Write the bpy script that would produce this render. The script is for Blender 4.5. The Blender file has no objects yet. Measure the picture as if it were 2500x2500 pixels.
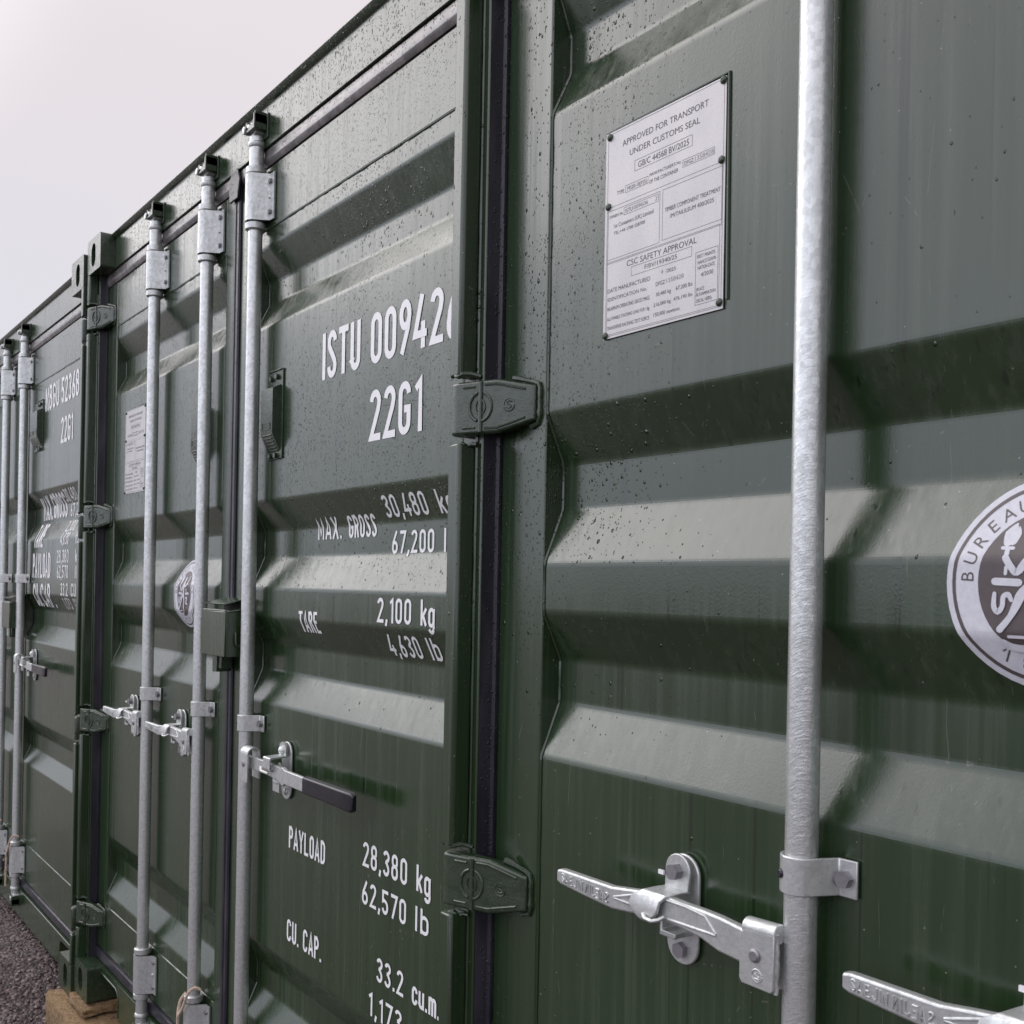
import bpy, bmesh, math, random
from mathutils import Vector, Matrix
random.seed(7)
scene = bpy.context.scene
COL = scene.collection
R = math.radians

# ------------------------------------------------------------------ camera
CX, CY, CZ, TH, ROLL = 3.8123, -0.964, 1.4267, 0.6377, 0.0184
cam_d = bpy.data.cameras.new('camera'); cam = bpy.data.objects.new('camera', cam_d); COL.objects.link(cam)
fw = Vector((-math.cos(TH), math.sin(TH), 0)); rt = Vector((math.sin(TH), math.cos(TH), 0)); up = Vector((0, 0, 1))
Rc = rt*math.cos(ROLL)+up*math.sin(ROLL); Uc = -rt*math.sin(ROLL)+up*math.cos(ROLL)
m = Matrix((Rc, Uc, -fw)).transposed().to_4x4(); m.translation = Vector((CX, CY, CZ)); cam.matrix_world = m
cam_d.sensor_width = 36; cam_d.lens = 36*2556.5/2500; cam_d.shift_y = 181.3/2500
cam_d.clip_start = 0.02; cam_d.clip_end = 3000
cam_d.dof.use_dof = True; cam_d.dof.focus_distance = 1.75; cam_d.dof.aperture_fstop = 22
scene.camera = cam

# ------------------------------------------------------------------ sky, sun, exposure
SUN_AZ, SUN_EL = R(247), R(37)          # azimuth of the veiled sun, clockwise from +Y
sun_dir = Vector((math.sin(SUN_AZ)*math.cos(SUN_EL), math.cos(SUN_AZ)*math.cos(SUN_EL), math.sin(SUN_EL)))
world = bpy.data.worlds.new('World'); scene.world = world; world.use_nodes = True
wt = world.node_tree; wt.nodes.clear(); N = wt.nodes.new; LK = wt.links.new
wo = N('ShaderNodeOutputWorld'); bg = N('ShaderNodeBackground'); LK(bg.outputs[0], wo.inputs[0])
tc = N('ShaderNodeTexCoord')
sky = N('ShaderNodeTexSky'); sky.sky_type = 'NISHITA'; sky.sun_disc = False
sky.sun_elevation = SUN_EL; sky.sun_rotation = SUN_AZ
skm = N('ShaderNodeVectorMath'); skm.operation = 'SCALE'; skm.inputs['Scale'].default_value = 0.07; LK(sky.outputs[0], skm.inputs[0])
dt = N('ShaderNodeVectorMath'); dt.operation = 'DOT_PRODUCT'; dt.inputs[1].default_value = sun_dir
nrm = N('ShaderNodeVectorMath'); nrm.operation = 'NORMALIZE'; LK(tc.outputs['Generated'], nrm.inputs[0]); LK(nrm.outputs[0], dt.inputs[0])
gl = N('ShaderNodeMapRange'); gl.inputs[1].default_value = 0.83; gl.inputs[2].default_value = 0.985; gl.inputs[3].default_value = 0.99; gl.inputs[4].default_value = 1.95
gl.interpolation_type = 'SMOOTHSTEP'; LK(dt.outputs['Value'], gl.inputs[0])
cn = N('ShaderNodeTexNoise'); cn.inputs['Scale'].default_value = 1.6; cn.inputs['Detail'].default_value = 4
mp = N('ShaderNodeMapping'); mp.inputs['Scale'].default_value = (1, 1, 2.2); LK(nrm.outputs[0], mp.inputs[0]); LK(mp.outputs[0], cn.inputs[0])
cc = N('ShaderNodeValToRGB'); cc.color_ramp.elements[0].position = 0.3; cc.color_ramp.elements[0].color = (0.74, 0.745, 0.80, 1)
cc.color_ramp.elements[1].position = 0.72; cc.color_ramp.elements[1].color = (0.86, 0.79, 0.80, 1); LK(cn.outputs[0], cc.inputs[0])
sep = N('ShaderNodeSeparateXYZ'); LK(nrm.outputs[0], sep.inputs[0])
el = N('ShaderNodeMapRange'); el.inputs[1].default_value = 0.12; el.inputs[2].default_value = 0.50; LK(sep.outputs[2], el.inputs[0])
ec = N('ShaderNodeMixRGB'); ec.inputs[1].default_value = (0.72, 0.735, 0.83, 1); ec.inputs[2].default_value = (0.87, 0.775, 0.795, 1); LK(el.outputs[0], ec.inputs[0])
av = N('ShaderNodeMixRGB'); av.inputs[0].default_value = 0.45; LK(ec.outputs[0], av.inputs[1]); LK(cc.outputs[0], av.inputs[2])
dt2 = N('ShaderNodeVectorMath'); dt2.operation = 'DOT_PRODUCT'; dt2.inputs[1].default_value = (-0.10, -0.93, 0.36); LK(nrm.outputs[0], dt2.inputs[0])
g2 = N('ShaderNodeMapRange'); g2.inputs[1].default_value = 0.12; g2.inputs[2].default_value = 1.0; g2.inputs[3].default_value = 0.0; g2.inputs[4].default_value = 0.85; LK(dt2.outputs['Value'], g2.inputs[0])
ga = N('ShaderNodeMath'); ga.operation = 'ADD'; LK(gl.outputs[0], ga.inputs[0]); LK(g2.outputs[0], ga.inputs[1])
bl = N('ShaderNodeMixRGB'); bl.blend_type = 'MULTIPLY'; bl.inputs[2].default_value = (0.93, 0.985, 1.06, 1); LK(g2.outputs[0], bl.inputs[0]); LK(av.outputs[0], bl.inputs[1])
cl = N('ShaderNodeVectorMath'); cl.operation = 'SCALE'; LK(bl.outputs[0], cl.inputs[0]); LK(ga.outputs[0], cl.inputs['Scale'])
# thin places in the overcast let the blue sky through
tn = N('ShaderNodeMapRange'); tn.inputs[1].default_value = 0.55; tn.inputs[2].default_value = 0.68; tn.inputs[3].default_value = 0.0; tn.inputs[4].default_value = 0.5
cn2 = N('ShaderNodeTexNoise'); cn2.inputs['Scale'].default_value = 1.1; cn2.inputs['Detail'].default_value = 3; LK(nrm.outputs[0], cn2.inputs[0]); LK(cn2.outputs[0], tn.inputs[0])
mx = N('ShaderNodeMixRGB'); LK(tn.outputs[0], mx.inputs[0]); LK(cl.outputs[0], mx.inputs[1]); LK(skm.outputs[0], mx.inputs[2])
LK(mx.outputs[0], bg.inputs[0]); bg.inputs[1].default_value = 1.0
sd = bpy.data.lights.new('sun', 'SUN'); sd.energy = 0.78; sd.angle = R(46); sd.color = (1, 0.96, 0.9)
so = bpy.data.objects.new('sun', sd); COL.objects.link(so); so.rotation_euler = sun_dir.to_track_quat('Z', 'Y').to_euler(); so.location = (0, -6, 8)
scene.view_settings.view_transform = 'Standard'; scene.view_settings.look = 'None'; scene.view_settings.gamma = 1
scene.view_settings.exposure = 0; scene.view_settings.use_curve_mapping = False
scene.render.engine = 'CYCLES'

# ------------------------------------------------------------------ materials
def mat(name):
    mm = bpy.data.materials.new(name); mm.use_nodes = True
    t = mm.node_tree; return mm, t, t.nodes['Principled BSDF']
class G:
    def __init__(s, t): s.t = t
    def n(s, kind, **kw):
        q = s.t.nodes.new(kind)
        for k, v in kw.items(): setattr(q, k, v)
        return q
    def l(s, a, b): s.t.links.new(a, b)
    def pos(s): return s.n('ShaderNodeNewGeometry').outputs['Position']
    def noise(s, sc, det=3, scale=1.0, rough=0.5, vec=None):
        mp = s.n('ShaderNodeMapping'); mp.inputs['Scale'].default_value = sc; s.l(vec or s.pos(), mp.inputs[0])
        q = s.n('ShaderNodeTexNoise'); q.inputs['Scale'].default_value = scale; q.inputs['Detail'].default_value = det; q.inputs['Roughness'].default_value = rough
        s.l(mp.outputs[0], q.inputs[0]); return q.outputs[0]
    def rng(s, v, a, b, c=0., d=1., smooth=False):
        q = s.n('ShaderNodeMapRange'); 
        for i, x in enumerate((a, b, c, d)): q.inputs[i+1].default_value = x
        if smooth: q.interpolation_type = 'SMOOTHSTEP'
        s.l(v, q.inputs[0]); return q.outputs[0]
    def math(s, op, a, b=None):
        q = s.n('ShaderNodeMath', operation=op)
        for i, x in enumerate((a, b)):
            if x is None: continue
            if isinstance(x, (int, float)): q.inputs[i].default_value = x
            else: s.l(x, q.inputs[i])
        return q.outputs[0]
    def mix(s, f, a, b):
        q = s.n('ShaderNodeMixRGB')
        if isinstance(f, (int, float)): q.inputs[0].default_value = f
        else: s.l(f, q.inputs[0])
        for i, x in ((1, a), (2, b)):
            if isinstance(x, tuple): q.inputs[i].default_value = (*x, 1)
            else: s.l(x, q.inputs[i])
        return q.outputs[0]
    def bump(s, h, dist, strength=1.0, nrm=None):
        q = s.n('ShaderNodeBump'); q.inputs['Strength'].default_value = strength; q.inputs['Distance'].default_value = dist
        s.l(h, q.inputs['Height'])
        if nrm: s.l(nrm, q.inputs['Normal'])
        return q.outputs[0]
    def drops(s, scale, keep, rad, stretch=(1, 1, .8), warp=True):
        mp = s.n('ShaderNodeMapping'); mp.inputs['Scale'].default_value = stretch; s.l(s.pos(), mp.inputs[0])
        w = s.n('ShaderNodeTexNoise'); w.inputs['Scale'].default_value = scale*.9; w.inputs['Detail'].default_value = 1; s.l(mp.outputs[0], w.inputs[0])
        vm = s.n('ShaderNodeVectorMath', operation='MULTIPLY_ADD'); s.l(w.outputs['Color'], vm.inputs[0]); vm.inputs[1].default_value = (.35/scale,)*3; s.l(mp.outputs[0], vm.inputs[2])
        v = s.n('ShaderNodeTexVoronoi'); v.inputs['Scale'].default_value = scale; s.l(vm.outputs[0] if warp else mp.outputs[0], v.inputs[0])
        sp = s.n('ShaderNodeSeparateColor'); s.l(v.outputs['Color'], sp.inputs[0])
        # radius differs from drop to drop
        r = s.math('MULTIPLY', s.rng(sp.outputs[1], 0, 1, .35, 1), rad)
        d = s.math('DIVIDE', v.outputs['Distance'], r)
        h = s.math('SUBTRACT', 1.0, s.math('MINIMUM', s.math('MULTIPLY', d, d), 1.0))
        h = s.math('POWER', h, .6); h = s.math('MULTIPLY', h, r)
        if isinstance(keep, (int, float)): k = s.math('LESS_THAN', sp.outputs[0], keep)
        else: k = s.math('LESS_THAN', sp.outputs[0], keep)
        return s.math('MULTIPLY', h, k)

def make_paint(name, base=(0.0150, 0.0345, 0.0120), dropmax=.60, wetx=True):
    mm, t, b = mat(name); g = G(t)
    big = g.noise((2.2, 2.2, 1.4), 2)
    streak = g.noise((46, 46, 1.3), 2, rough=.6)
    fine = g.noise((140, 140, 3.5), 2)
    st = g.math('ADD', g.math('MULTIPLY', streak, .65), g.math('MULTIPLY', fine, .35))
    c1 = g.mix(g.rng(big, .3, .7), base, tuple(x*1.25 for x in base))
    run = g.rng(g.noise((105, 105, .9), 2, rough=.55), .62, .70, 0, 1, True)
    dust = (0.074, 0.098, 0.064)
    dm = g.math('MULTIPLY', g.rng(st, .47, .68), g.rng(big, .25, .7, .10, .42))
    c2 = g.mix(dm, c1, dust)
    c2 = g.mix(g.math('MULTIPLY', run, .75), c2, tuple(x*.55 for x in base))
    # specks of grit
    sp = g.n('ShaderNodeTexVoronoi'); sp.inputs['Scale'].default_value = 90; g.l(g.pos(), sp.inputs[0])
    sc = g.n('ShaderNodeSeparateColor'); g.l(sp.outputs['Color'], sc.inputs[0])
    sk = g.math('MULTIPLY', g.math('LESS_THAN', sp.outputs['Distance'], .09), g.math('LESS_THAN', sc.outputs[0], .10))
    c3 = g.mix(g.math('MULTIPLY', sk, .7), c2, (.28, .28, .24))
    ms = g.n('ShaderNodeMapping'); ms.inputs['Scale'].default_value = (9, 9, 2.2); ms.inputs['Rotation'].default_value = (.3, .9, .2); g.l(g.pos(), ms.inputs[0])
    wv = g.n('ShaderNodeTexVoronoi', feature='DISTANCE_TO_EDGE'); wv.inputs['Scale'].default_value = 1.6; g.l(ms.outputs[0], wv.inputs[0])
    scr = g.math('MULTIPLY', g.math('LESS_THAN', wv.outputs['Distance'], .0032), g.math('GREATER_THAN', fine, .60))
    c3 = g.mix(g.math('MULTIPLY', scr, .32), c3, (.20, .21, .18))
    g.l(c3, b.inputs['Base Color'])
    rg = g.math('SUBTRACT', g.math('ADD', g.rng(st, .40, .68, .17, .30), g.rng(big, .3, .7, -.02, .04)), g.math('MULTIPLY', run, .07)); g.l(rg, b.inputs['Roughness'])
    b.inputs['IOR'].default_value = 1.78
    xyz = g.n('ShaderNodeSeparateXYZ'); g.l(g.pos(), xyz.inputs[0])
    zz = g.rng(xyz.outputs[2], 1.15, 1.80, .03, 1.0)
    xx = g.rng(xyz.outputs[0], 2.72, 2.98, 1.0, .04)
    zone = g.rng(g.noise((3.0, 3.0, 2.2), 2), .36, .58, .25, 1.0)
    keep = g.math('MULTIPLY', g.math('MULTIPLY', g.math('MULTIPLY', zz, xx), zone), dropmax)
    d1 = g.drops(135, g.math('MULTIPLY', keep, .55), .40); d2 = g.drops(290, keep, .40, warp=False)
    hd = g.math('ADD', g.math('DIVIDE', d1, 135), g.math('DIVIDE', d2, 290))
    n0 = g.bump(g.noise((5, 5, 5), 1), .003, .5)
    n1 = g.bump(g.noise((420, 420, 300), 1), .00020, .4, n0)
    n2 = g.bump(hd, 1.0, 1.0, n1)
    g.l(n2, b.inputs['Normal'])
    return mm
PAINT = make_paint('green_paint')
mmc, t, b = mat('green_cast_paint'); g = G(t)
g.l(g.mix(g.rng(g.noise((60, 60, 60), 3), .35, .7), (.019, .038, .017), (.032, .052, .029)), b.inputs['Base Color'])
g.l(g.rng(g.noise((70, 70, 70), 2), .3, .7, .20, .36), b.inputs['Roughness']); b.inputs['IOR'].default_value = 1.7
g.l(g.bump(g.noise((420, 420, 420), 2), .0006, .8, g.bump(g.noise((60, 60, 60), 2), .0015, .5)), b.inputs['Normal']); CAST = mmc

def make_zinc(name, col, rough, rib=False):
    mm, t, b = mat(name); g = G(t)
    sp = g.n('ShaderNodeTexVoronoi'); sp.inputs['Scale'].default_value = 150
    mp = g.n('ShaderNodeMapping'); mp.inputs['Rotation'].default_value = (.4, .5, .2); g.l(g.pos(), mp.inputs[0]); g.l(mp.outputs[0], sp.inputs[0])
    sc = g.n('ShaderNodeSeparateColor'); g.l(sp.outputs['Color'], sc.inputs[0])
    nn = g.noise((55, 55, 20), 4, rough=.65)
    f = g.math('ADD', g.math('MULTIPLY', sc.outputs[0], .35), g.math('MULTIPLY', nn, .65))
    g.l(g.mix(g.rng(f, .25, .75), tuple(x*.72 for x in col), col), b.inputs['Base Color'])
    g.l(g.rng(f, .2, .8, rough+.10, rough-.05), b.inputs['Roughness']); b.inputs['Metallic'].default_value = .72
    h = g.noise((190, 190, 130), 4, rough=.7)
    nb = g.bump(h, .0009, .55)
    if rib:
        # drawn zinc runs slantwise down the tube
        mr = g.n('ShaderNodeMapping'); mr.inputs['Rotation'].default_value = (.55, .5, 0); g.l(g.pos(), mr.inputs[0])
        rb = g.noise((90, 90, 620), 2, vec=mr.outputs[0])
        nb = g.bump(rb, .0006, .45, nb)
    g.l(nb, b.inputs['Normal']); return mm
ZINC = make_zinc('galvanised_steel', (.71, .735, .725), .38)
ZPIPE = make_zinc('galvanised_pipe', (.77, .80, .79), .30, True)
BOLT = make_zinc('bolt_steel', (.36, .35, .37), .42)

def simple(name, a, bcol, sc, rough, bd=.001, bs=.4, metallic=0, ior=1.5):
    mm, t, b = mat(name); g = G(t)
    g.l(g.mix(g.rng(g.noise((sc,)*3, 4, rough=.6), .35, .65), a, bcol), b.inputs['Base Color'])
    b.inputs['Roughness'].default_value = rough; b.inputs['Metallic'].default_value = metallic; b.inputs['IOR'].default_value = ior
    g.l(g.bump(g.noise((sc*4,)*3, 4, rough=.65), bd, bs), b.inputs['Normal']); return mm
def make_rubber(name, ca, cb, ior, rough):
    mm, t, b = mat(name); g = G(t)
    g.l(g.mix(g.rng(g.noise((25, 25, 6), 4), .42, .72), ca, cb), b.inputs['Base Color'])
    b.inputs['Roughness'].default_value = rough; b.inputs['IOR'].default_value = ior
    g.l(g.bump(g.math('DIVIDE', g.drops(200, .5, .42), 200), 1., 1., g.bump(g.noise((300, 300, 300), 2), .0006, .5)), b.inputs['Normal']); return mm
RUBBER = make_rubber('rubber_seal', (.014, .014, .022), (.050, .045, .058), 1.5, .34)
RUBTOP = make_rubber('dusty_skylit_seal', (.095, .088, .088), (.26, .235, .235), 1.8, .27)  # top seal: dust, plus the sky's reflection put into a paler rubber colour
GRIP = simple('black_grip', (.007, .007, .012), (.020, .018, .026), 60, .22)
VINYL = simple('white_vinyl', (.89, .90, .91), (.84, .85, .87), 120, .38, .0002)
DECALW = simple('decal_white', (.68, .69, .74), (.60, .61, .67), 160, .3, .0002)
DECALD = simple('decal_grey', (.105, .085, .085), (.09, .075, .075), 90, .35, .0002)
mpl, t, b = mat('plate_aluminium'); g = G(t)
spk = g.rng(g.noise((900, 900, 900), 2), .60, .70)
g.l(g.mix(g.math('MULTIPLY', spk, .45), g.mix(g.rng(g.noise((25, 25, 12), 3), .3, .7), (.58, .57, .565), (.52, .51, .52)), (.24, .22, .25)), b.inputs['Base Color'])
b.inputs['Roughness'].default_value = .42; b.inputs['Metallic'].default_value = .25; PLATE = mpl
PRINT = simple('plate_print', (.06, .055, .07), (.08, .075, .09), 200, .5, .0001)
STAMP = simple('plate_stamp', (.25, .23, .25), (.30, .28, .30), 200, .5, .0001)
ROPE = simple('rope_fibre', (.72, .58, .47), (.48, .36, .28), 220, .85, .002, .8)
DARK = simple('dark_recess', (.006, .008, .006), (.01, .012, .01), 20, .8)
mms, t, b = mat('mossy_concrete'); g = G(t)
v1 = g.noise((95, 95, 95), 5, rough=.8); v2 = g.noise((7, 7, 7), 3)
g.l(g.mix(g.rng(v1, .42, .62), g.mix(g.rng(v2, .4, .6), (.12, .075, .018), (.24, .155, .045)), (.46, .31, .20)), b.inputs['Base Color'])
b.inputs['Roughness'].default_value = .85; g.l(g.bump(g.noise((150, 150, 150), 5, rough=.75), .010, 1.0), b.inputs['Normal']); SLAB = mms
mmg, t, b = mat('wet_gravel'); g = G(t)
vo = g.n('ShaderNodeTexVoronoi'); vo.inputs['Scale'].default_value = 75; g.l(g.pos(), vo.inputs[0])
sc = g.n('ShaderNodeSeparateColor'); g.l(vo.outputs['Color'], sc.inputs[0])
cr = g.n('ShaderNodeValToRGB'); e = cr.color_ramp.elements; e[0].color = (.034, .020, .019, 1); e[1].color = (.28, .21, .20, 1); e[1].position = .97
q = e.new(.6); q.color = (.064, .040, .039, 1); g.l(sc.outputs[0], cr.inputs[0])
g.l(g.mix(g.rng(g.noise((6, 6, 6), 4), .35, .7, 0, .6), cr.outputs[0], (.040, .024, .023)), b.inputs['Base Color'])
g.l(g.rng(g.noise((40, 40, 40), 3), .35, .65, .30, .75), b.inputs['Roughness'])
g.l(g.bump(g.math('ADD', g.math('MULTIPLY', vo.outputs['Distance'], -1), g.noise((60, 60, 60), 5, rough=.7)), .012, .9), b.inputs['Normal']); GRAVEL = mmg
STONE = simple('stone', (.040, .027, .027), (.20, .150, .145), 30, .5, .004, .6)

# ------------------------------------------------------------------ mesh helpers
class MB:
    def __init__(s): s.v = []; s.f = []
    def add(s, vs, fs):
        o = len(s.v); s.v += [tuple(x) for x in vs]; s.f += [[i+o for i in f] for f in fs]; return s
    def box(s, x0, x1, y0, y1, z0, z1):
        return s.add([(x0, y0, z0), (x1, y0, z0), (x1, y1, z0), (x0, y1, z0), (x0, y0, z1), (x1, y0, z1), (x1, y1, z1), (x0, y1, z1)],
                     [[0, 3, 2, 1], [4, 5, 6, 7], [0, 1, 5, 4], [1, 2, 6, 5], [2, 3, 7, 6], [3, 0, 4, 7]])
    def prism(s, poly, y0, y1, axis='y'):
        """polygon (a,b) in the plane across 'axis', extruded along it"""
        n = len(poly)
        ar = sum(poly[i][0]*poly[(i+1) % n][1]-poly[(i+1) % n][0]*poly[i][1] for i in range(n))
        if ar < 0: poly = poly[::-1]
        if axis == 'y': P = [(a, y0, b) for a, b in poly]+[(a, y1, b) for a, b in poly]
        elif axis == 'z': P = [(a, b, y1) for a, b in poly]+[(a, b, y0) for a, b in poly]
        else: P = [(y1, a, b) for a, b in poly]+[(y0, a, b) for a, b in poly]
        F = [list(range(n)), list(range(2*n-1, n-1, -1))]+[[i, i+n, (i+1) % n+n, (i+1) % n] for i in range(n)]
        return s.add(P, F)
    def cyl(s, p0, p1, r0, r1=None, n=20, caps=True):
        r1 = r0 if r1 is None else r1
        return s.lathe(p0, p1, [(0, r0), (1, r1)], n, caps)
    def lathe(s, p0, p1, prof, n=20, caps=True):
        p0 = Vector(p0); p1 = Vector(p1); d = p1-p0; q = d.normalized()
        a = q.orthogonal().normalized(); c = q.cross(a)
        vs = []
        for t, r in prof:
            o = p0+d*t
            for i in range(n): an = 2*math.pi*i/n; vs.append(o+a*math.cos(an)*r+c*math.sin(an)*r)
        fs = []
        for k in range(len(prof)-1):
            for i in range(n): fs.append([k*n+i, k*n+(i+1) % n, (k+1)*n+(i+1) % n, (k+1)*n+i])
        if caps: fs.append(list(range(n-1, -1, -1))); fs.append([(len(prof)-1)*n+i for i in range(n)])
        return s.add(vs, fs)
    def tube(s, pts, r, n=8, jit=0.0, rad=None):
        pts = [Vector(p) for p in pts]; vs = []
        ref = None
        for k, p in enumerate(pts):
            d = (pts[min(k+1, len(pts)-1)]-pts[max(k-1, 0)]).normalized()
            if ref is None: ref = d.orthogonal().normalized()
            a = (ref-d*ref.dot(d)).normalized(); ref = a; c = d.cross(a)
            rr = (rad[k] if rad else r)*(1+random.uniform(-jit, jit))
            for i in range(n): an = 2*math.pi*i/n; vs.append(p+a*math.cos(an)*rr+c*math.sin(an)*rr)
        fs = [[k*n+i, k*n+(i+1) % n, (k+1)*n+(i+1) % n, (k+1)*n+i] for k in range(len(pts)-1) for i in range(n)]
        fs += [list(range(n-1, -1, -1)), [(len(pts)-1)*n+i for i in range(n)]]
        return s.add(vs, fs)
    def hexb(s, x, z, y0, y1, r, a0=.3):
        return s.prism([(x+math.cos(a0+i*math.pi/3)*r, z+math.sin(a0+i*math.pi/3)*r) for i in range(6)], y0, y1)
    def dome(s, x, z, y, r, h, n=16):
        return s.lathe((x, y, z), (x, y-h, z), [(0, r), (.35, r*.93), (.7, r*.66), (.93, r*.3), (1, .0003)], n)
    def mesh(s, name, smooth=35):
        me = bpy.data.meshes.new(name); me.from_pydata(s.v, [], s.f); me.validate()
        bm = bmesh.new(); bm.from_mesh(me); bmesh.ops.recalc_face_normals(bm, faces=bm.faces)
        if smooth:
            for f in bm.faces: f.smooth = True
            for e in bm.edges:
                if len(e.link_faces) == 2 and e.calc_face_angle(3) > R(smooth): e.smooth = False
        bm.to_mesh(me); bm.free(); return me
CACHE = {}
def obj(name, mb, m, parent=None, key=None, loc=(0, 0, 0), bev=0, smooth=35, rot=None, scale=None):
    if key and key in CACHE: me = CACHE[key]
    else:
        if callable(mb): mb = mb()
        me = mb.mesh(name, smooth) if isinstance(mb, MB) else mb
        me.materials.append(m)
        if key: CACHE[key] = me
    o = bpy.data.objects.new(name, me); COL.objects.link(o); o.location = loc
    if rot: o.rotation_euler = rot
    if scale: o.scale = scale
    if parent: o.parent = parent
    if bev:
        b = o.modifiers.new('bevel', 'BEVEL'); b.width = bev; b.segments = 2; b.limit_method = 'ANGLE'; b.angle_limit = R(40); b.harden_normals = False
    return o
def tag(o, label, cat, group=None, kind=None):
    if label: o['label'] = label
    if cat: o['category'] = cat
    if group: o['group'] = group
    if kind: o['kind'] = kind
    return o
def empty(name, loc, label, cat, group=None):
    o = bpy.data.objects.new(name, None); COL.objects.link(o); o.location = loc; o.empty_display_size = .2
    return tag(o, label, cat, group)

# ------------------------------------------------------------------ the stencil lettering: strokes of even width
def arc(cx, cy, rx, ry, a0, a1, n=7):
    return [(cx+rx*math.cos(R(a0+(a1-a0)*i/n)), cy+ry*math.sin(R(a0+(a1-a0)*i/n))) for i in range(n+1)]
W0 = .40; L, Rr, B, T = .065, .335, .065, .935; MX = .2; ra = .135
def oval(l=L, r=Rr, b=B, t=T, ry=.17):
    rx = (r-l)/2; c = (l+r)/2
    p = arc(c, t-ry, rx, ry, 0, 180, 10)+arc(c, b+ry, rx, ry, 180, 360, 10); return p+[p[0]]
GL = {
 '0': [oval()], 'O': [oval()],
 '1': [[(.06, .80), (.2, T+.0), (.2, 0)]],
 '2': [arc(.2, T-.17, ra, .17, 175, -20, 10)+[(.30, .60), (L, B), (Rr+.065, B)]],
 '3': [arc(.2, T-.17, ra, .17, 165, -70, 10)+[(.23, .54), (.15, .54)], [(.15, .54), (.22, .54)]+arc(.2, B+.2, ra, .2, 60, -165, 10)],
 '4': [[(.24, T+.065), (.03, .27), (.40, .27)], [(.28, .50), (.28, 0)]],
 '5': [[(Rr+.04, T), (L+.01, T), (L+.01, .54), (.14, .58)]+arc(.2, B+.24, ra, .24, 80, -165, 12)],
 '6': [[(.30, 1.0), (.10, .50)]+arc(.2, B+.2, ra, .22, 150, 506, 16)],
 '7': [[(0.03, T), (Rr+.03, T), (.13, 0)]],
 '8': [oval(L+.01, Rr-.01, .53, T, .16), oval(L, Rr, B, .53, .17)],
 '9': [[(.10, 0), (.30, .50)]+arc(.2, T-.2, ra, .22, -30, 326, 16)],
 'A': [[(.03, 0), (.2, T+.03), (.37, 0)], [(.10, .28), (.30, .28)]],
 'B': [[(L, B), (L, T)]+[(.2, T)]+arc(.2, .74, .12, .195, 90, -90, 8)+[(L, .54)], [(.2, .54)]+arc(.2, .30, .135, .235, 90, -90, 8)+[(L, B)]],
 'C': [arc(.2, T-.17, ra, .17, -10, 180, 10)+arc(.2, B+.17, ra, .17, 180, 370, 10)],
 'D': [[(L, B), (L, T), (.17, T)]+arc(.17, T-.2, .165, .2, 90, 0, 6)+arc(.17, B+.2, .165, .2, 0, -90, 6)+[(L, B)]],
 'E': [[(Rr+.03, T), (L, T), (L, B), (Rr+.05, B)], [(L, .52), (Rr-.03, .52)]],
 'F': [[(Rr+.03, T), (L, T), (L, 0)], [(L, .50), (Rr-.03, .50)]],
 'G': [arc(.2, T-.17, ra, .17, 0, 180, 10)+arc(.2, B+.17, ra, .17, 180, 360, 10)+[(Rr, .48), (.19, .48)]],
 'I': [[(.065, 0), (.065, 1)]],
 'J': [[(Rr, 1), (Rr, B+.17)]+arc(.2, B+.17, ra, .17, 0, -180, 8)],
 'L': [[(L, 1), (L, B), (Rr+.04, B)]],
 'M': [[(L, 0), (L+.01, T), (.235, .25), (.40, T), (.41, 0)]],
 'N': [[(L, 0), (L, T-.02), (Rr, B+.02), (Rr, 1)]],
 'P': [[(L, 0), (L, T), (.2, T)]+arc(.2, .72, .135, .215, 90, -90, 8)+[(L, .505)]],
 'R': [[(L, 0), (L, T), (.2, T)]+arc(.2, .73, .135, .205, 90, -90, 8)+[(L, .525)], [(.21, .52), (.35, 0)]],
 'S': [arc(.2, T-.18, ra, .18, 5, 215, 10)+[(.25, .44)]+arc(.2, B+.18, ra, .18, 30, -180, 10)],
 'T': [[(0.0, T), (.40, T)], [(.2, .90), (.2, 0)]],
 'U': [[(L, 1), (L, B+.17)]+arc(.2, B+.17, ra, .17, 180, 360, 8)+[(Rr, 1)]],
 'X': [[(.03, 0), (.37, 1)], [(.03, 1), (.37, 0)]],
 'Y': [[(.02, 1), (.2, .47), (.38, 1)], [(.2, .5), (.2, 0)]],
 '.': [[(.06, 0), (.06, .14)]], ',': [[(.10, .14), (.05, -.13)]],
 'k': [[(L, 0), (L, 1)], [(L+.01, .26), (Rr+.02, .66)], [(.16, .40), (Rr+.02, 0)]],
 'g': [oval(L, Rr, .02, .63, .15), [(Rr, .66), (Rr, -.10)]+arc(.2, -.08, ra, .16, 0, -165, 8)],
 'l': [[(.065, 0), (.065, 1)]],
 'b': [[(L, 0), (L, 1)], oval(L, Rr, B, .68, .16)],
 'c': [arc(.2, .50, ra, .17, -5, 180, 8)+arc(.2, B+.16, ra, .16, 180, 365, 8)],
 'u': [[(L, .68), (L, B+.14)]+arc(.2, B+.14, ra, .14, 180, 360, 8), [(Rr, .68), (Rr, 0)]],
 'm': [[(L, 0), (L, .70)], arc(.17, .52, .105, .13, 180, 0, 8)+[(.275, 0)], arc(.38, .52, .105, .13, 180, 0, 8)+[(.485, 0)]],
 'f': [[(.15, 0), (.15, .8)]+arc(.27, .8, .12, .135, 180, 80, 5), [(.02, .62), (.30, .62)]],
 't': [[(.12, .95), (.12, .12), (.2, .065), (.3, .065)], [(.0, .64), (.28, .64)]],
}
GW = {'1': .27, 'I': .13, 'l': .13, '.': .12, ',': .13, 'M': .475, 'm': .55, 'f': .30, 't': .30, ' ': .22}
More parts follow.
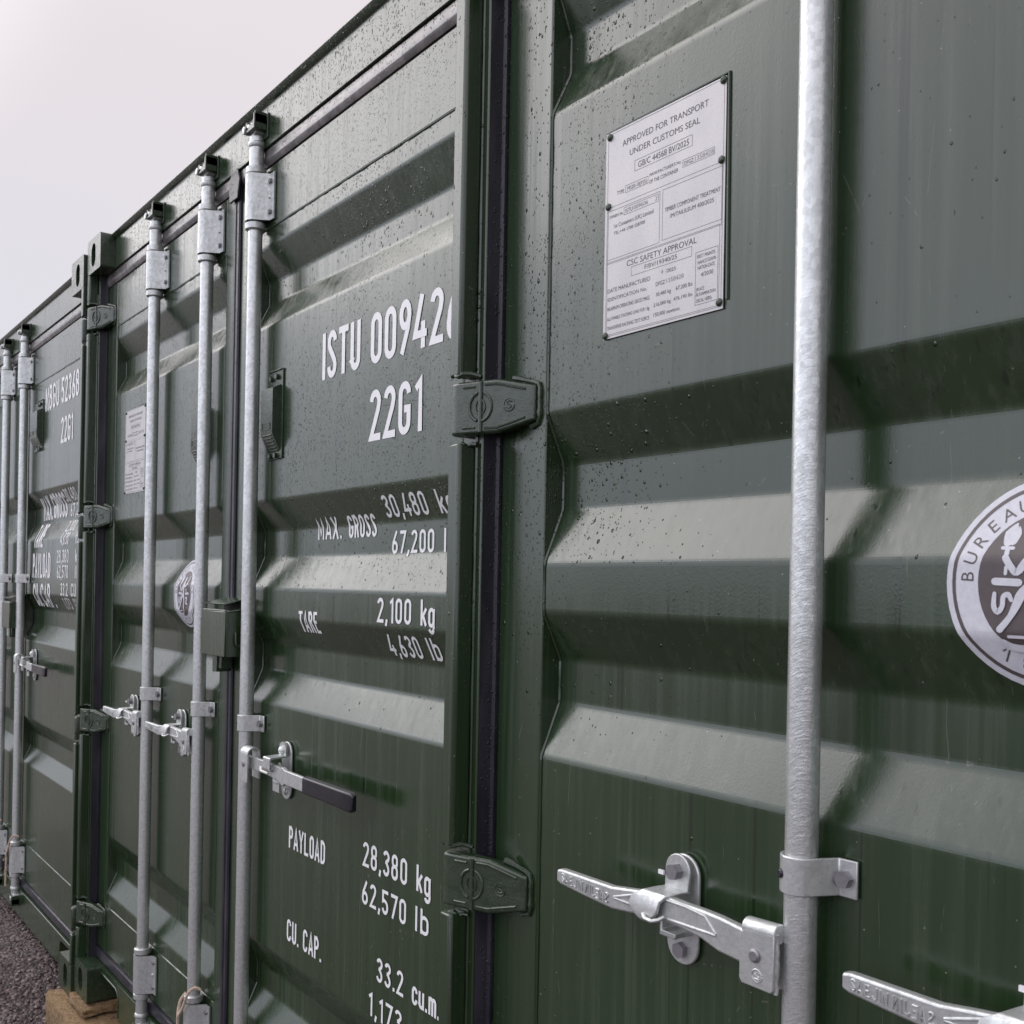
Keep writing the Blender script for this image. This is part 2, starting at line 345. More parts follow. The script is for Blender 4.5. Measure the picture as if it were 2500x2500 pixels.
def stroke(mb, path, w, fx, fy, y):
    """a ribbon of width w along path; fx, fy map glyph units to the sheet"""
    P = [Vector((fx(a), fy(b_))) for a, b_ in path]; n = len(P); closed = (P[0]-P[-1]).length < 1e-6
    vs = []
    for i in range(n):
        a = P[i]-P[i-1] if i > 0 else (P[-1]-P[-2] if closed else None)
        c = P[i+1]-P[i] if i < n-1 else (P[1]-P[0] if closed else None)
        if a is None: a = c
        if c is None: c = a
        a = a.normalized(); c = c.normalized(); n1 = Vector((-a.y, a.x)); n2 = Vector((-c.y, c.x)); mt = n1+n2
        if mt.length < .3: mt = n1
        mt.normalize(); k = 1/max(mt.dot(n1), .55); o = mt*(w/2*k)
        yi = y-.00010*i/n; vs += [(P[i].x+o.x, yi, P[i].y+o.y), (P[i].x-o.x, yi, P[i].y-o.y)]
    mb.add(vs, [[2*i, 2*i+1, 2*i+3, 2*i+2] for i in range(n-1)])
def lettering(items, surf, parent, label, zbreaks):
    """items: (text, x0, x1, z0, height); the strokes lie on the folded sheet given by surf(z)"""
    mb = MB(); lay = 0
    for text, x0, x1, z0, h in items:
        tot = sum(GW.get(ch, W0) for ch in text)+.10*(len(text)-1)
        s = (x1-x0)/tot; cur = x0
        for ch in text:
            if ch != ' ':
                for path in GL[ch]:
                    stroke(mb, path, h*.142, lambda a: cur+a*s, lambda b_: z0+b_*h, -.00011*(lay % 4)); lay += 1
            cur += (GW.get(ch, W0)+.10)*s
    me = bpy.data.meshes.new('lettering'); me.from_pydata(mb.v, [], mb.f)
    bm = bmesh.new(); bm.from_mesh(me)
    for zb in zbreaks: bmesh.ops.bisect_plane(bm, geom=bm.verts[:]+bm.edges[:]+bm.faces[:], plane_co=(0, 0, zb), plane_no=(0, 0, 1), dist=1e-6)
    for v in bm.verts: v.co.y += surf(v.co.z)-.0009
    for f in bm.faces:
        if f.normal.y > 0: f.normal_flip()
    bm.to_mesh(me); bm.free()
    o = obj('lettering', me, VINYL, parent, smooth=0)
    if label: o['label'] = label
    return o
def letterings(items, surf, parent, label, zb):
    for it in items: lettering([it], surf, parent, label, zb)
# print in the built-in typeface
FONT = {}
def glyph_mesh(text):
    if text in FONT: return FONT[text]
    cu = bpy.data.curves.new('t', 'FONT'); cu.body = text; cu.size = 1; cu.resolution_u = 3
    to = bpy.data.objects.new('t', cu); COL.objects.link(to)
    dg = bpy.context.evaluated_depsgraph_get(); me = to.evaluated_get(dg).to_mesh()
    vs = [v.co.copy() for v in me.vertices]; fs = [list(p.vertices) for p in me.polygons]
    bpy.data.objects.remove(to); bpy.data.curves.remove(cu)
    FONT[text] = (vs, fs); return FONT[text]
def fit_text(mb, text, x0, x1, z0, h, y):
    """h = height of a capital letter"""
    vs, fs = glyph_mesh(text); a = min(v.x for v in vs); c = max(v.x for v in vs); s = (x1-x0)/(c-a)
    mb.add([(x0+(v.x-a)*s, y, z0+v.y*h/.70) for v in vs], fs)

# ------------------------------------------------------------------ container
W, H, D = 2.438, 2.591, 6.058
YD = .060                                   # outer face of the doors
def fillet(z, y, seg=4, r=.0055):
    out = [(z[0], y[0])]
    for i in range(1, len(z)-1):
        p = Vector((z[i], y[i])); a = (Vector((z[i-1], y[i-1]))-p); c = (Vector((z[i+1], y[i+1]))-p)
        a = a.normalized()*min(r, a.length*.4); c = c.normalized()*min(r, c.length*.4)
        for k in range(seg+1):
            t = k/seg; q = p+a*(1-t)**2+c*t**2; out.append((q.x, q.y))
    out.append((z[-1], y[-1])); return out
def sheet_profile(breaks, z0, z1, yo=.0615, yi=.0935):
    z = [z0]; y = [yo]
    for a, b_, c, d in breaks: z += [a, b_, c, d]; y += [yo, yi, yi, yo]
    z.append(z1); y.append(yo); return z, y
def casting(parent, x, y, z, mx, front=True, top=True):
    """corner casting with the oval hole in its end face and in its top"""
    def build():
        bm = bmesh.new(); w, d, h = .162, .178, .118
        def plate(org, ux, uy, lx, ly, cx, cy, rx, ry, depth, n):
            outer = []
            rc = .008
            for (qx, qy, a0) in ((rc, rc, 180), (lx-rc, rc, 270), (lx-rc, ly-rc, 0), (rc, ly-rc, 90)):
                for k in range(4): an = R(a0+30*k); outer.append((qx+rc*math.cos(an), qy+rc*math.sin(an)))
            st = max(ry-rx, 0)
            inner = [(cx+rx*math.cos(R(a)), cy+st+rx*math.sin(R(a))) for a in range(0, 181, 15)]+[(cx+rx*math.cos(R(a)), cy-st+rx*math.sin(R(a))) for a in range(180, 361, 15)]
            P = lambda p, dd=0: Vector(org)+Vector(ux)*p[0]+Vector(uy)*p[1]+Vector(n)*dd
            ov = [bm.verts.new(P(p)) for p in outer]; iv = [bm.verts.new(P(p)) for p in inner]
            es = [bm.edges.new((ov[i], ov[(i+1) % len(ov)])) for i in range(len(ov))]
            ei = [bm.edges.new((iv[i], iv[(i+1) % len(iv)])) for i in range(len(iv))]
            bmesh.ops.triangle_fill(bm, edges=es+ei, use_beauty=True)
            dv = [bm.verts.new(P(p, depth)) for p in inner]
            for i in range(len(iv)): bm.faces.new((iv[i], iv[(i+1) % len(iv)], dv[(i+1) % len(iv)], dv[i]))
            bm.faces.new(dv)
            return ov
        o1 = plate((0, 0, 0), (1, 0, 0), (0, 0, 1), w, h, w*.47, h*.5, .0255, .0395, .03, (0, 1, 0))
        # body behind the face
        back = [bm.verts.new(v.co+Vector((0, d, 0))) for v in o1]
        for i in range(len(o1)): bm.faces.new((o1[i], o1[(i+1) % len(o1)], back[(i+1) % len(o1)], back[i]))
        bm.faces.new(back)
        bmesh.ops.remove_doubles(bm, verts=bm.verts, dist=1e-5)
        bmesh.ops.recalc_face_normals(bm, faces=bm.faces)
        me = bpy.data.meshes.new('corner_casting'); bm.to_mesh(me); bm.free(); return me
    k = 'casting'
    if k not in CACHE: mm_ = build(); mm_.materials.append(CAST); CACHE[k] = mm_
    o = obj('corner_casting', None, CAST, parent, key=k, loc=(x, y, z), rot=None)
    if mx: o.scale = (-1, 1, 1)
    return o

HINGE_Z = (2.325, 1.640, .938, .272)
def post_parts(parent, right=False):
    s = (lambda v: W-v) if right else (lambda v: v)
    mb = MB(); poly = [(s(0), .031), (s(.0455), .031), (s(.0455), .16), (s(0), .16)]
    mb.prism(poly, .112, 2.478, 'z'); obj('corner_post', mb, PAINT, parent, bev=.003)
    zs = [.112]+[q for hz in sorted(HINGE_Z) for q in (hz-.052, hz+.050)]+[2.478]
    for a, b_ in zip(zs[::2], zs[1::2]):
        m2 = MB(); m2.prism([(s(0), 0), (s(.024), 0), (s(.028), .004), (s(.0285), .0305), (s(0), .0305)], a, b_, 'z')
        obj('post_flange', m2, PAINT, parent, bev=.0025)
        # rough cut ends left by the welder
        if a > .2:
            w_ = MB(); w_.tube([(s(.001+.006*i), .004+.0015*math.sin(i*2.1), a+.001+.002*math.sin(i*1.7)) for i in range(5)]+[(s(.030), .018, a+.003), (s(.040), .030, a-.001)], .0038, 7, .35)
            obj('weld_bead', w_, CAST, parent); w_ = MB()
            w_.tube([(s(.004), .006, b_-.001)]+[(s(.010+.007*i), .010+.004*i, b_-.001+.0018*math.sin(i*2.3)) for i in range(5)], .0034, 7, .35)
            obj('weld_bead', w_, CAST, parent)
    sm = MB(); sm.tube([(s(.0325), .0302, z) for z in [.13+.04*i for i in range(58)]], .0028, 6, .25); obj('weld_bead', sm, PAINT, parent)
    for hz in HINGE_Z: hinge(parent, hz, right)

def hinge(parent, z, right):
    def lug():
        mb = MB()
        # rounded lug wrapping the post edge: plan profile extruded in height, tapering blade cut from it
        out = [(.002, .010), (.0045, .0025), (.010, 0.), (.020, .0018), (.040, .0095), (.060, .0175), (.085, .028), (.110, .038), (.138, .0485), (.1435, .052)]
        inn = [(.1435, .0588), (.120, .0588), (.090, .050), (.060, .038), (.030, .0306), (.004, .0306)]
        def hh(x): return .0395 if x < .085 else .0395-(x-.085)/(.0585)*.0145
        m_ = len(out)+len(inn); pl = out+inn
        rows = []
        for fz, ins in ((-1, .004), (-.93, .0), (.93, .0), (1, .004)):
            row = []
            for i, (x, y) in enumerate(pl):
                yy = y+(ins if i < len(out) else 0); row.append((x, yy, fz*hh(x)))
            rows.append(row)
        vs = [p for r_ in rows for p in r_]; fs = []
        for k in range(3):
            for i in range(m_): j = (i+1) % m_; fs.append([k*m_+i, k*m_+j, (k+1)*m_+j, (k+1)*m_+i])
        fs.append(list(range(m_))); fs.append([3*m_+i for i in range(m_-1, -1, -1)])
        mb.add(vs, fs); return mb
    def relief():
        mb = MB()
        def surf(x):
            pts = [(.010, 0.), (.020, .0018), (.040, .0095), (.060, .0175), (.085, .028), (.110, .038), (.138, .0485)]
            for (a, b_), (c, d) in zip(pts, pts[1:]):
                if a <= x <= c: return b_+(d-b_)*(x-a)/(c-a)
            return .0
        # cast ring, split by the hinge pin
        c0 = .0585
        for a0, a1 in ((102, 259), (-78, 79)):
            mb.tube([(c0+.0175*math.cos(R(a)), surf(c0+.0175*math.cos(R(a)))-.0001, .021*math.sin(R(a))) for a in range(a0, a1, 10)], .0027, 7)
            mb.tube([(c0+.0075*math.cos(R(a)), surf(c0+.0075*math.cos(R(a)))-.0001, .011*math.sin(R(a))) for a in range(a0, a1, 15)], .0018, 6)
        for s_ in (1, -1):
            mb.tube([(.030+.005*i, surf(.030+.005*i)-.0001, s_*.030) for i in range(5)], .0020, 6)
            mb.tube([(x, surf(x)-.0001, s_*(.032 if x < .085 else .032-(x-.085)*.26)) for x in (.066, .074, .085, .10, .115, .130)], .0022, 6)
        mb.cyl((c0, .0175, -.037), (c0, .0175, .037), .0040, n=10)
        # maker's mark: an S in a broken circle
        sy = lambda x: surf(x)-.0002
        cx = .1045
        mb.tube([(cx+.0085*math.cos(R(a)), sy(cx+.0085*math.cos(R(a))), .0095*math.sin(R(a))) for a in range(20, 196, 16)], .00105, 5)
        mb.tube([(cx+.0085*math.cos(R(a)), sy(cx+.0085*math.cos(R(a))), .0095*math.sin(R(a))) for a in range(200, 376, 16)], .00105, 5)
        mb.tube([(cx+a, sy(cx+a), c) for a, c in ((.0045, .0035), (.001, .0052), (-.0035, .0035), (-.002, .0012), (.002, -.0008), (.0038, -.0032), (0, -.0052), (-.0045, -.0035))], .00105, 5)
        return mb
    sc = (-1, 1, 1) if right else None; lx = W if right else 0
    h = obj('hinge', lug, CAST, parent, key='hinge', loc=(lx, 0, z), bev=.0015, scale=sc)
    obj('cast_mark', relief, CAST, h, key='hingerelief')
    def bead():
        b_ = MB(); b_.tube([(.100, .047, .040), (.112, .051, .0375), (.124, .054, .034), (.136, .057, .031), (.1455, .058, .027)]+[(.148, .058, .027-.0068*i) for i in range(1, 8)]+[(.1445, .0585, -.029), (.13, .0575, -.033)], .0040, 7, .3); return b_
    obj('weld_bead', bead, CAST, h, key='hbead')

def tab_outline(w, h, r=.008, n=4):
    p = []
    for (cx, cz, a0) in ((w-r, h-r, 0), (r, h-r, 90), (r, r, 180), (w-r, r, 270)):
        for k in range(n+1): a = R(a0+90*k/n); p.append((cx+r*math.cos(a), cz+r*math.sin(a)))
    return p
def band(mb, half, z0, z1, r, yb, tab, th=.0035, left=.02):
    """a strap bent round the bar: flange on the sheet, half ring, flange"""
    path = [(-r-left, yb), (-r-.002, yb)]+[(-r*math.cos(R(a)), -r*math.sin(R(a))) for a in range(-10, 150, 10)]
    path += [(r*1.10, .004), (r*1.30, .012), (r*1.55, yb-.001), (r+tab, yb)]
    prev = None; ins = []; out = []
    P = [Vector(p) for p in path]
    for i, p in enumerate(P):
        d = (P[min(i+1, len(P)-1)]-P[max(i-1, 0)]).normalized(); n_ = Vector((-d.y, d.x))
        if n_.y > 0 and i < 2: pass
        out.append(p+n_*th*.5); ins.append(p-n_*th*.5)
    poly = [(q.x, q.y) for q in out]+[(q.x, q.y) for q in ins[::-1]]
    mb.prism(poly, z0, z1, 'z')
YB, RB = .034, .0172
def locking_bar(parent, x, side, zc=1.085, dz=0.0, label=None):
    """side -1: lever lies to the left of the bar (left door), +1: to the right"""
    def rod():
        mb = MB(); mb.lathe((0, YB, .10), (0, YB, 2.50), [(0, RB), (1, RB)], 28)
        return mb
    bar = obj('locking_bar', rod, ZPIPE, parent, key='rod', loc=(x, 0, 0))
    if label: bar['label'] = label
    def bearing():
        mb = MB(); band(mb, 1, -.056, .056, RB+.0065, .0225, .035, .004, .016); return mb
    def collar():
        mb = MB(); mb.lathe((0, 0, -.009), (0, 0, .009), [(0, .0215), (.12, .0245), (.88, .0245), (1, .0215)], 26); return mb
    def b1(): q = MB(); q.hexb(.0425, 0, .0145, .0205, .0062); return q
    def b2(): q = MB(); q.hexb(-.032, 0, .008, .0205, .0060); return q
    def b3(): q = MB(); q.dome(.036, 0, .0205, .005, .005); return q
    for zz in (2.352, .246):
        obj('bearing_bracket', bearing, ZINC, bar, key='bearing', loc=(0, YB, zz))
        for dz_ in (.037, -.037):
            obj('bolt', b1, BOLT, bar, key='bb1', loc=(0, YB, zz+dz_)); obj('bolt', b2, BOLT, bar, key='bb2', loc=(0, YB, zz+dz_))
        obj('rivet', b3, ZINC, bar, key='bb3', loc=(0, YB, zz))
    for zz in (2.419, 2.284, .313, .178): obj('collar', collar, ZINC, bar, key='collar', loc=(0, YB, zz))
    # cams with their keepers on header and sill
    def cam():
        mb = MB()
        mb.lathe((0, 0, 0), (0, 0, .016), [(0, .0175), (.3, .0205), (.8, .0205), (1, .016)], 22)
        mb.lathe((0, 0, .016), (0, 0, .034), [(0, .016), (.6, .0115), (1, .013)], 16)
        mb.prism([(-.022, .030), (-.006, .026), (.010, .028), (.020, .036), (.016, .046), (.002, .050), (-.004, .060), (-.018, .066), (-.028, .058), (-.030, .044)], -.012, .012)
        mb.prism([(-.030, .038), (-.020, .036), (-.016, .050), (-.022, .056), (-.032, .052)], -.026, .016)
        mb.lathe((-.008, -.022, .048), (-.008, .014, .048), [(0, .008), (.15, .0095), (1, .0095)], 14)
        mb.prism([(-.004, .052), (.008, .050), (.012, .070), (.004, .075), (-.006, .072)], -.004, .014)
        return mb
    def keeper():
        mb = MB()
        mb.box(-.028, .034, .010, .0135, .020, .080)
        mb.prism([(-.024, .036), (.030, .036), (.030, .072), (.023, .072), (.021, .049), (-.012, .049), (-.014, .062), (-.024, .062)], -.022, .0095)
        mb.box(.024, .030, -.020, .0095, .050, .078)
        return mb
    obj('cam', cam, ZINC, bar, key='cam', loc=(0, YB, 2.474), bev=.0018)
    obj('keeper', keeper, CAST, bar, key='keeper', loc=(0.004, YB, 2.474), bev=.0012)
    obj('cam', cam, ZINC, bar, key='cam', loc=(0, YB, .128), bev=.0018, rot=(math.pi, 0, math.pi))
    obj('keeper', keeper, CAST, bar, key='keeper', loc=(0.004, YB, .128), bev=.0012, scale=(1, 1, -1))
    # middle strap
    def strap():
        mb = MB(); band(mb, 1, -.0195, .0195, RB+.0025, .0235, .0325, .0035, .012); return mb
    def strapbolt():
        mb = MB(); mb.hexb(.0395, 0, .013, .0218, .0092, .15); return mb
    def screw():
        mb = MB(); q = MB(); mb.lathe((-.0105, -.0165, 0), (-.0125, -.0205, 0), [(0, .0055), (.7, .005), (1, .0035)], 14); return mb
    obj('strap', strap, ZINC, bar, key='strap', loc=(0, YB, zc), bev=.0012)
    obj('bolt', strapbolt, BOLT, bar, key='strapbolt', loc=(0, YB, zc))
    obj('screw', screw, GRIP, bar, key='screw', loc=(0, YB, zc))
    z0 = dz
    if side < 0:
        def lever():
            # outline of the cast lever, x from the bar centre, with bends out of the plane
            X = [-.3825, -.375, -.330, -.2764, -.245, -.209, -.185, -.157, -.125, -.100, -.065, -.036]
            TZ = [1.0035, 1.0054, 1.0058, 1.0063, 1.0110, 1.0160, 1.0175, 1.0163, 1.0165, 1.0155, 1.0118, 1.0085]
            BZ = [.9875, .9851, .9815, .9784, .9815, .9865, .9872, .9866, .9835, .9765, .9740, .9750]
            Y = [.0095, .0095, .0125, .016, .0195, .022, .022, .020, .018, .016, .0145, .0145]; th = .010
            for i in range(len(X)):
                k = (.02-(Y[i]-th/2))/.879; x_ = X[i]+.635
                X[i] += k*(1.327-x_); TZ[i] += k*(1.377-TZ[i]); BZ[i] += k*(1.377-BZ[i])
            mb = MB(); vs = []; fs = []; n = len(X)
            for i in range(n):
                for (yy, zz) in ((Y[i]-th/2, BZ[i]+.002), (Y[i]-th/2, TZ[i]-.002), (Y[i]-th/2+.002, TZ[i]), (Y[i]+th/2, TZ[i]), (Y[i]+th/2, BZ[i]), (Y[i]-th/2+.002, BZ[i])):
                    vs.append((X[i], yy, zz))
            for i in range(n-1):
                for k in range(6): j = (k+1) % 6; fs.append([i*6+k, i*6+j, (i+1)*6+j, (i+1)*6+k])
            fs += [[0, 1, 2, 3, 4, 5], [(n-1)*6+k for k in (5, 4, 3, 2, 1, 0)]]
            mb.add(vs, fs)
            # raised ribs that frame the two triangular hollows
            def yy(x):
                for i in range(n-1):
                    if X[i] <= x <= X[i+1]: return Y[i]+(Y[i+1]-Y[i])*(x-X[i])/(X[i+1]-X[i])-th/2
                return Y[-1]-th/2
            for seg in ([(-.262, .9985), (-.216, 1.0125)], [(-.262, .9975), (-.216, .9945)], [(-.184, 1.0150), (-.144, 1.0160), (-.112, 1.0140), (-.094, .9985)], [(-.184, .9935), (-.144, .9950), (-.094, .9975)]):
                pts = []
                for (a, c), (d, e_) in zip(seg, seg[1:]):
                    for k in range(5): pts.append((a+(d-a)*k/5, c+(e_-c)*k/5))
                pts.append(seg[-1]); mb.tube([(a, yy(a)+.0002, c) for a, c in pts], .0021, 6)
            return mb
        obj('lever', lever, ZINC, bar, key='lever', loc=(0, 0, z0), bev=.0012)
        def emboss():
            mb = MB()
            def put(txt, x0, x1, za, zb, h, mirror=False):
                tot = sum(GW.get(c, W0) for c in txt)+.12*(len(txt)-1); s = (x1-x0)/tot; cur = x0
                for ch in txt:
                    cw = GW.get(ch, W0)
                    for path in GL[ch]:
                        pts = []
                        for a, b_ in path:
                            a2 = (cw-a) if mirror else a
                            xx = cur+a2*s; zz = za+(zb-za)*(xx-x0)/(x1-x0)+b_*h
                            pts.append((xx, .0045+max(0, xx+.357)*.0655-.0002, zz))
                        mb.tube(pts, .00105, 5)
                    cur += (cw+.12)*s
            put('SAEJIN', -.354, -.315, .9965, .9930, .0118); put('NIJEAS', -.311, -.270, .9915, .9885, .0130, True)
            return mb
        obj('embossed_lettering', emboss, ZINC, bar, key='emboss', loc=(0, 0, z0))
        def hub():
            mb = MB()
            path = [(-.0555, .966), (-.052, .961), (-.013, .961), (-.0095, .965), (-.0095, 1.022), (-.0495, 1.020), (-.0555, 1.012)]
            mb.prism(path, .0045, .0085); mb.prism(path, .0215, .0255)
            # rolled top joining both cheeks
            mb.lathe((-.0535, .015, 1.0195), (-.0095, .015, 1.0215), [(0, .0100), (.05, .0105), (1, .0105)], 18)
            return mb
        obj('hub', hub, ZINC, bar, key='hub', loc=(0, 0, z0), bev=.0012)
        def hubmark():
            mb = MB(); cx, cz = -.031, .9745
            for a0, a1 in ((20, 196), (200, 376)): mb.tube([(cx+.0065*math.cos(R(a)), .0043, cz+.0068*math.sin(R(a))) for a in range(a0, a1, 16)], .0008, 5)
            mb.tube([(cx+a, .0043, cz+c) for a, c in ((.0035, .0025), (.0, .0036), (-.003, .002), (.0025, -.001), (.003, -.003), (-.003, -.003))], .0008, 5)
            mb.tube([(-.0105, .010+.001*(i % 2), .960+.0062*i) for i in range(11)], .0030, 6, .3)
            return mb
        obj('cast_mark', hubmark, ZINC, bar, key='hubmark', loc=(0, 0, z0))
        def pin():
            mb = MB(); mb.lathe((-.034, .005, .9950), (-.034, .001, .9950), [(0, .0075), (.6, .0072), (1, .005)], 18); return mb
        obj('rivet', pin, BOLT, bar, key='pin', loc=(0, 0, z0))
        bx = -.187
        hexbolts = True
    else:
        def lever2():
            mb = MB()
            mb.add([], [])
            X = [.055, .15, .222, .245, .262, .285, .40]; TZ = [1.0155, 1.0155, 1.0135, 1.0125, 1.018, 1.0145, 1.0140]; BZ = [.9865, .9865, .9840, .9790, .9760, .9842, .9838]
            Y = [.019, .020, .020, .018, .014, .010, .008]; th = .009; vs = []; fs = []; n = len(X)
            for i in range(n):
                for p in ((Y[i]-th/2, BZ[i]), (Y[i]-th/2, TZ[i]), (Y[i]+th/2, TZ[i]), (Y[i]+th/2, BZ[i])): vs.append((X[i], *p))
            for i in range(n-1):
                for k in range(4): j = (k+1) % 4; fs.append([i*4+k, i*4+j, (i+1)*4+j, (i+1)*4+k])
            fs += [[0, 1, 2, 3], [(n-1)*4+k for k in (3, 2, 1, 0)]]; mb.add(vs, fs); return mb
        obj('lever', lever2, ZINC, bar, key='lever2', loc=(0, 0, z0), bev=.0012)
        def grip():
            mb = MB(); X = [.383, .398, .47, .55, .598, .608]; vs = []; fs = []; n = len(X)
            for i, x_ in enumerate(X):
                y_ = .0085-(x_-.383)*.012; t_ = .0072 if i < n-1 else .0045; a = 1.0165+.0005*i; c = .9815-.0004*i
                if i == n-1: a -= .005; c += .005
                for p in ((y_-t_, c+.003), (y_-t_, a-.003), (y_-t_+.003, a), (y_+t_, a), (y_+t_, c), (y_-t_+.003, c)): vs.append((x_, *p))
            for i in range(n-1):
                for k in range(6): j = (k+1) % 6; fs.append([i*6+k, i*6+j, (i+1)*6+j, (i+1)*6+k])
            fs += [[0, 1, 2, 3, 4, 5], [(n-1)*6+k for k in range(5, -1, -1)]]; mb.add(vs, fs); return mb
        obj('grip', grip, GRIP, bar, key='grip', loc=(0, 0, z0), bev=.0012)
        def hub2():
            mb = MB()
            prof = lambda x0, x1: None
            # a strap folded over the lever: front cheek, round top, back cheek
            pts = [(.004, .955)]+[(.004, .960), (.004, 1.020)]+[(.019-.015*math.cos(R(a)), 1.022+.013*math.sin(R(a))) for a in range(15, 180, 15)]+[(.034, 1.020), (.034, .962)]
            P = [Vector(p) for p in pts]; o_ = []; i_ = []
            for k, p in enumerate(P):
                d = (P[min(k+1, len(P)-1)]-P[max(k-1, 0)]).normalized(); nn = Vector((-d.y, d.x)); o_.append(p+nn*.0022); i_.append(p-nn*.0022)
            mb.prism([(q.x, q.y) for q in o_]+[(q.x, q.y) for q in i_[::-1]], .044, .086, 'x')
            return mb
        obj('hub', hub2, ZINC, bar, key='hub2', loc=(0, 0, z0), bev=.001)
        def pin2():
            mb = MB(); mb.lathe((.065, .0035, .998), (.065, -.001, .998), [(0, .0085), (.6, .0078), (1, .005)], 18); return mb
        obj('rivet', pin2, BOLT, bar, key='pin2', loc=(0, 0, z0))
        bx = .187
    # the retainer on the sheet with its swinging catch
    def retainer():
        mb = MB(); r = .0255; p = [(r*math.cos(R(a)), 1.036+r*math.sin(R(a))) for a in range(0, 181, 15)]+[(r*math.cos(R(a)), .955+r*math.sin(R(a))) for a in range(180, 361, 15)]
        mb.prism(p, .0545, .0592)
        mb.prism([(-.010, .968), (.016, .968), (.016, .975), (-.006, .975), (-.006, .990), (-.010, .990)], .026, .0545)
        return mb
    rt_ = obj('retainer', retainer, ZINC, bar, key='retainer', loc=(bx, 0, z0), bev=.0015)
    def catch():
        mb = MB(); s_ = -1 if side < 0 else -1
        r = .020; p = [(r*math.cos(R(a)), 1.043+r*math.sin(R(a))) for a in range(-10, 191, 15)]+[(-.021, 1.020), (.0175, 1.020)]
        mb.prism(p, .0445, .0485)
        # the flap bends forward and down over the lever
        vs = []; rows = [(.0465, 1.021, -.021, .018), (.030, 1.0215, -.022, .017), (.014, 1.020, -.026, .012), (.0085, 1.012, -.040, .006), (.0065, 1.000, -.044, .004), (.0065, .992, -.036, -.004), (.007, .986, -.026, -.012)]
        for y_, z_, a, c in rows: vs += [(a, y_, z_+.0005), (c, y_, z_+.0005), (c, y_+.0035, z_-.0025), (a, y_+.0035, z_-.0025)]
        fs = []
        for k in range(len(rows)-1):
            for q in range(4): j = (q+1) % 4; fs.append([k*4+q, k*4+j, (k+1)*4+j, (k+1)*4+q])
        fs += [[0, 1, 2, 3], [(len(rows)-1)*4+q for q in (3, 2, 1, 0)]]
        mb.add(vs, fs)
        mb.tube([(-.018, .006, .994), (-.010, .002, .991), (0, .003, .990), (.006, .008, .992), (.010, .014, .996)], .0028, 7)
        return mb
    def catch2():
        mb = MB(); r = .0185; p = [(r*math.cos(R(a)), 1.043+r*math.sin(R(a))) for a in range(-10, 191, 15)]+[(-.0185, 1.028), (.0185, 1.028)]
        mb.prism(p, .0445, .0485)
        rows = [(.0465, 1.030, -.0185, .0185), (.028, 1.029, -.0185, .0185), (.008, 1.028, -.0185, .0185), (.0055, 1.026, -.0185, .0185), (.0055, 1.003, -.0185, .0185), (.008, 1.0, -.0185, .0185), (.0165, .9985, -.026, .010)]
        vs = []; fs = []
        for y_, z_, a, c in rows: vs += [(a, y_, z_+.0015), (c, y_, z_+.0015), (c, y_+.003, z_-.002), (a, y_+.003, z_-.002)]
        for k in range(len(rows)-1):
            for q in range(4): j = (q+1) % 4; fs.append([k*4+q, k*4+j, (k+1)*4+j, (k+1)*4+q])
        fs += [[0, 1, 2, 3], [(len(rows)-1)*4+q for q in (3, 2, 1, 0)]]; mb.add(vs, fs)
        mb.prism([(-.012, .950), (.022, .950), (.022, .992), (.030, 1.001), (.016, 1.018), (.004, 1.004), (-.004, .985), (-.014, .975)], .028, .033)
        mb.tube([(-.045, .012, 1.000), (-.030, .006, .994), (-.012, .004, .995), (0, .010, .992)], .0030, 7)
        return mb
    obj('catch', catch if side < 0 else catch2, ZINC, bar, key='catch%d' % side, loc=(bx, 0, z0), bev=.0012)
    for zz in (1.0425, .9475):
        up_ = zz > 1; y1 = .0445 if up_ else .0545
        if side < 0: obj('bolt', lambda: MB().hexb(0, 0, y1-.011 if up_ else y1-.0075, y1, .0098, .2 if up_ else .5), BOLT, bar, key='rb%d' % up_, loc=(bx, 0, z0+zz))
        else: obj('rivet', lambda: MB().dome(0, 0, y1, .011 if up_ else .009, .010 if up_ else .006), ZINC, bar, key='rr%d' % up_, loc=(bx, 0, z0+zz))
    if side < 0: obj('tag', lambda: MB().box(-.0175, -.009, .030, .0325, 1.038, 1.043), VINYL, bar, key='wtag', loc=(bx, 0, z0))
    return bar

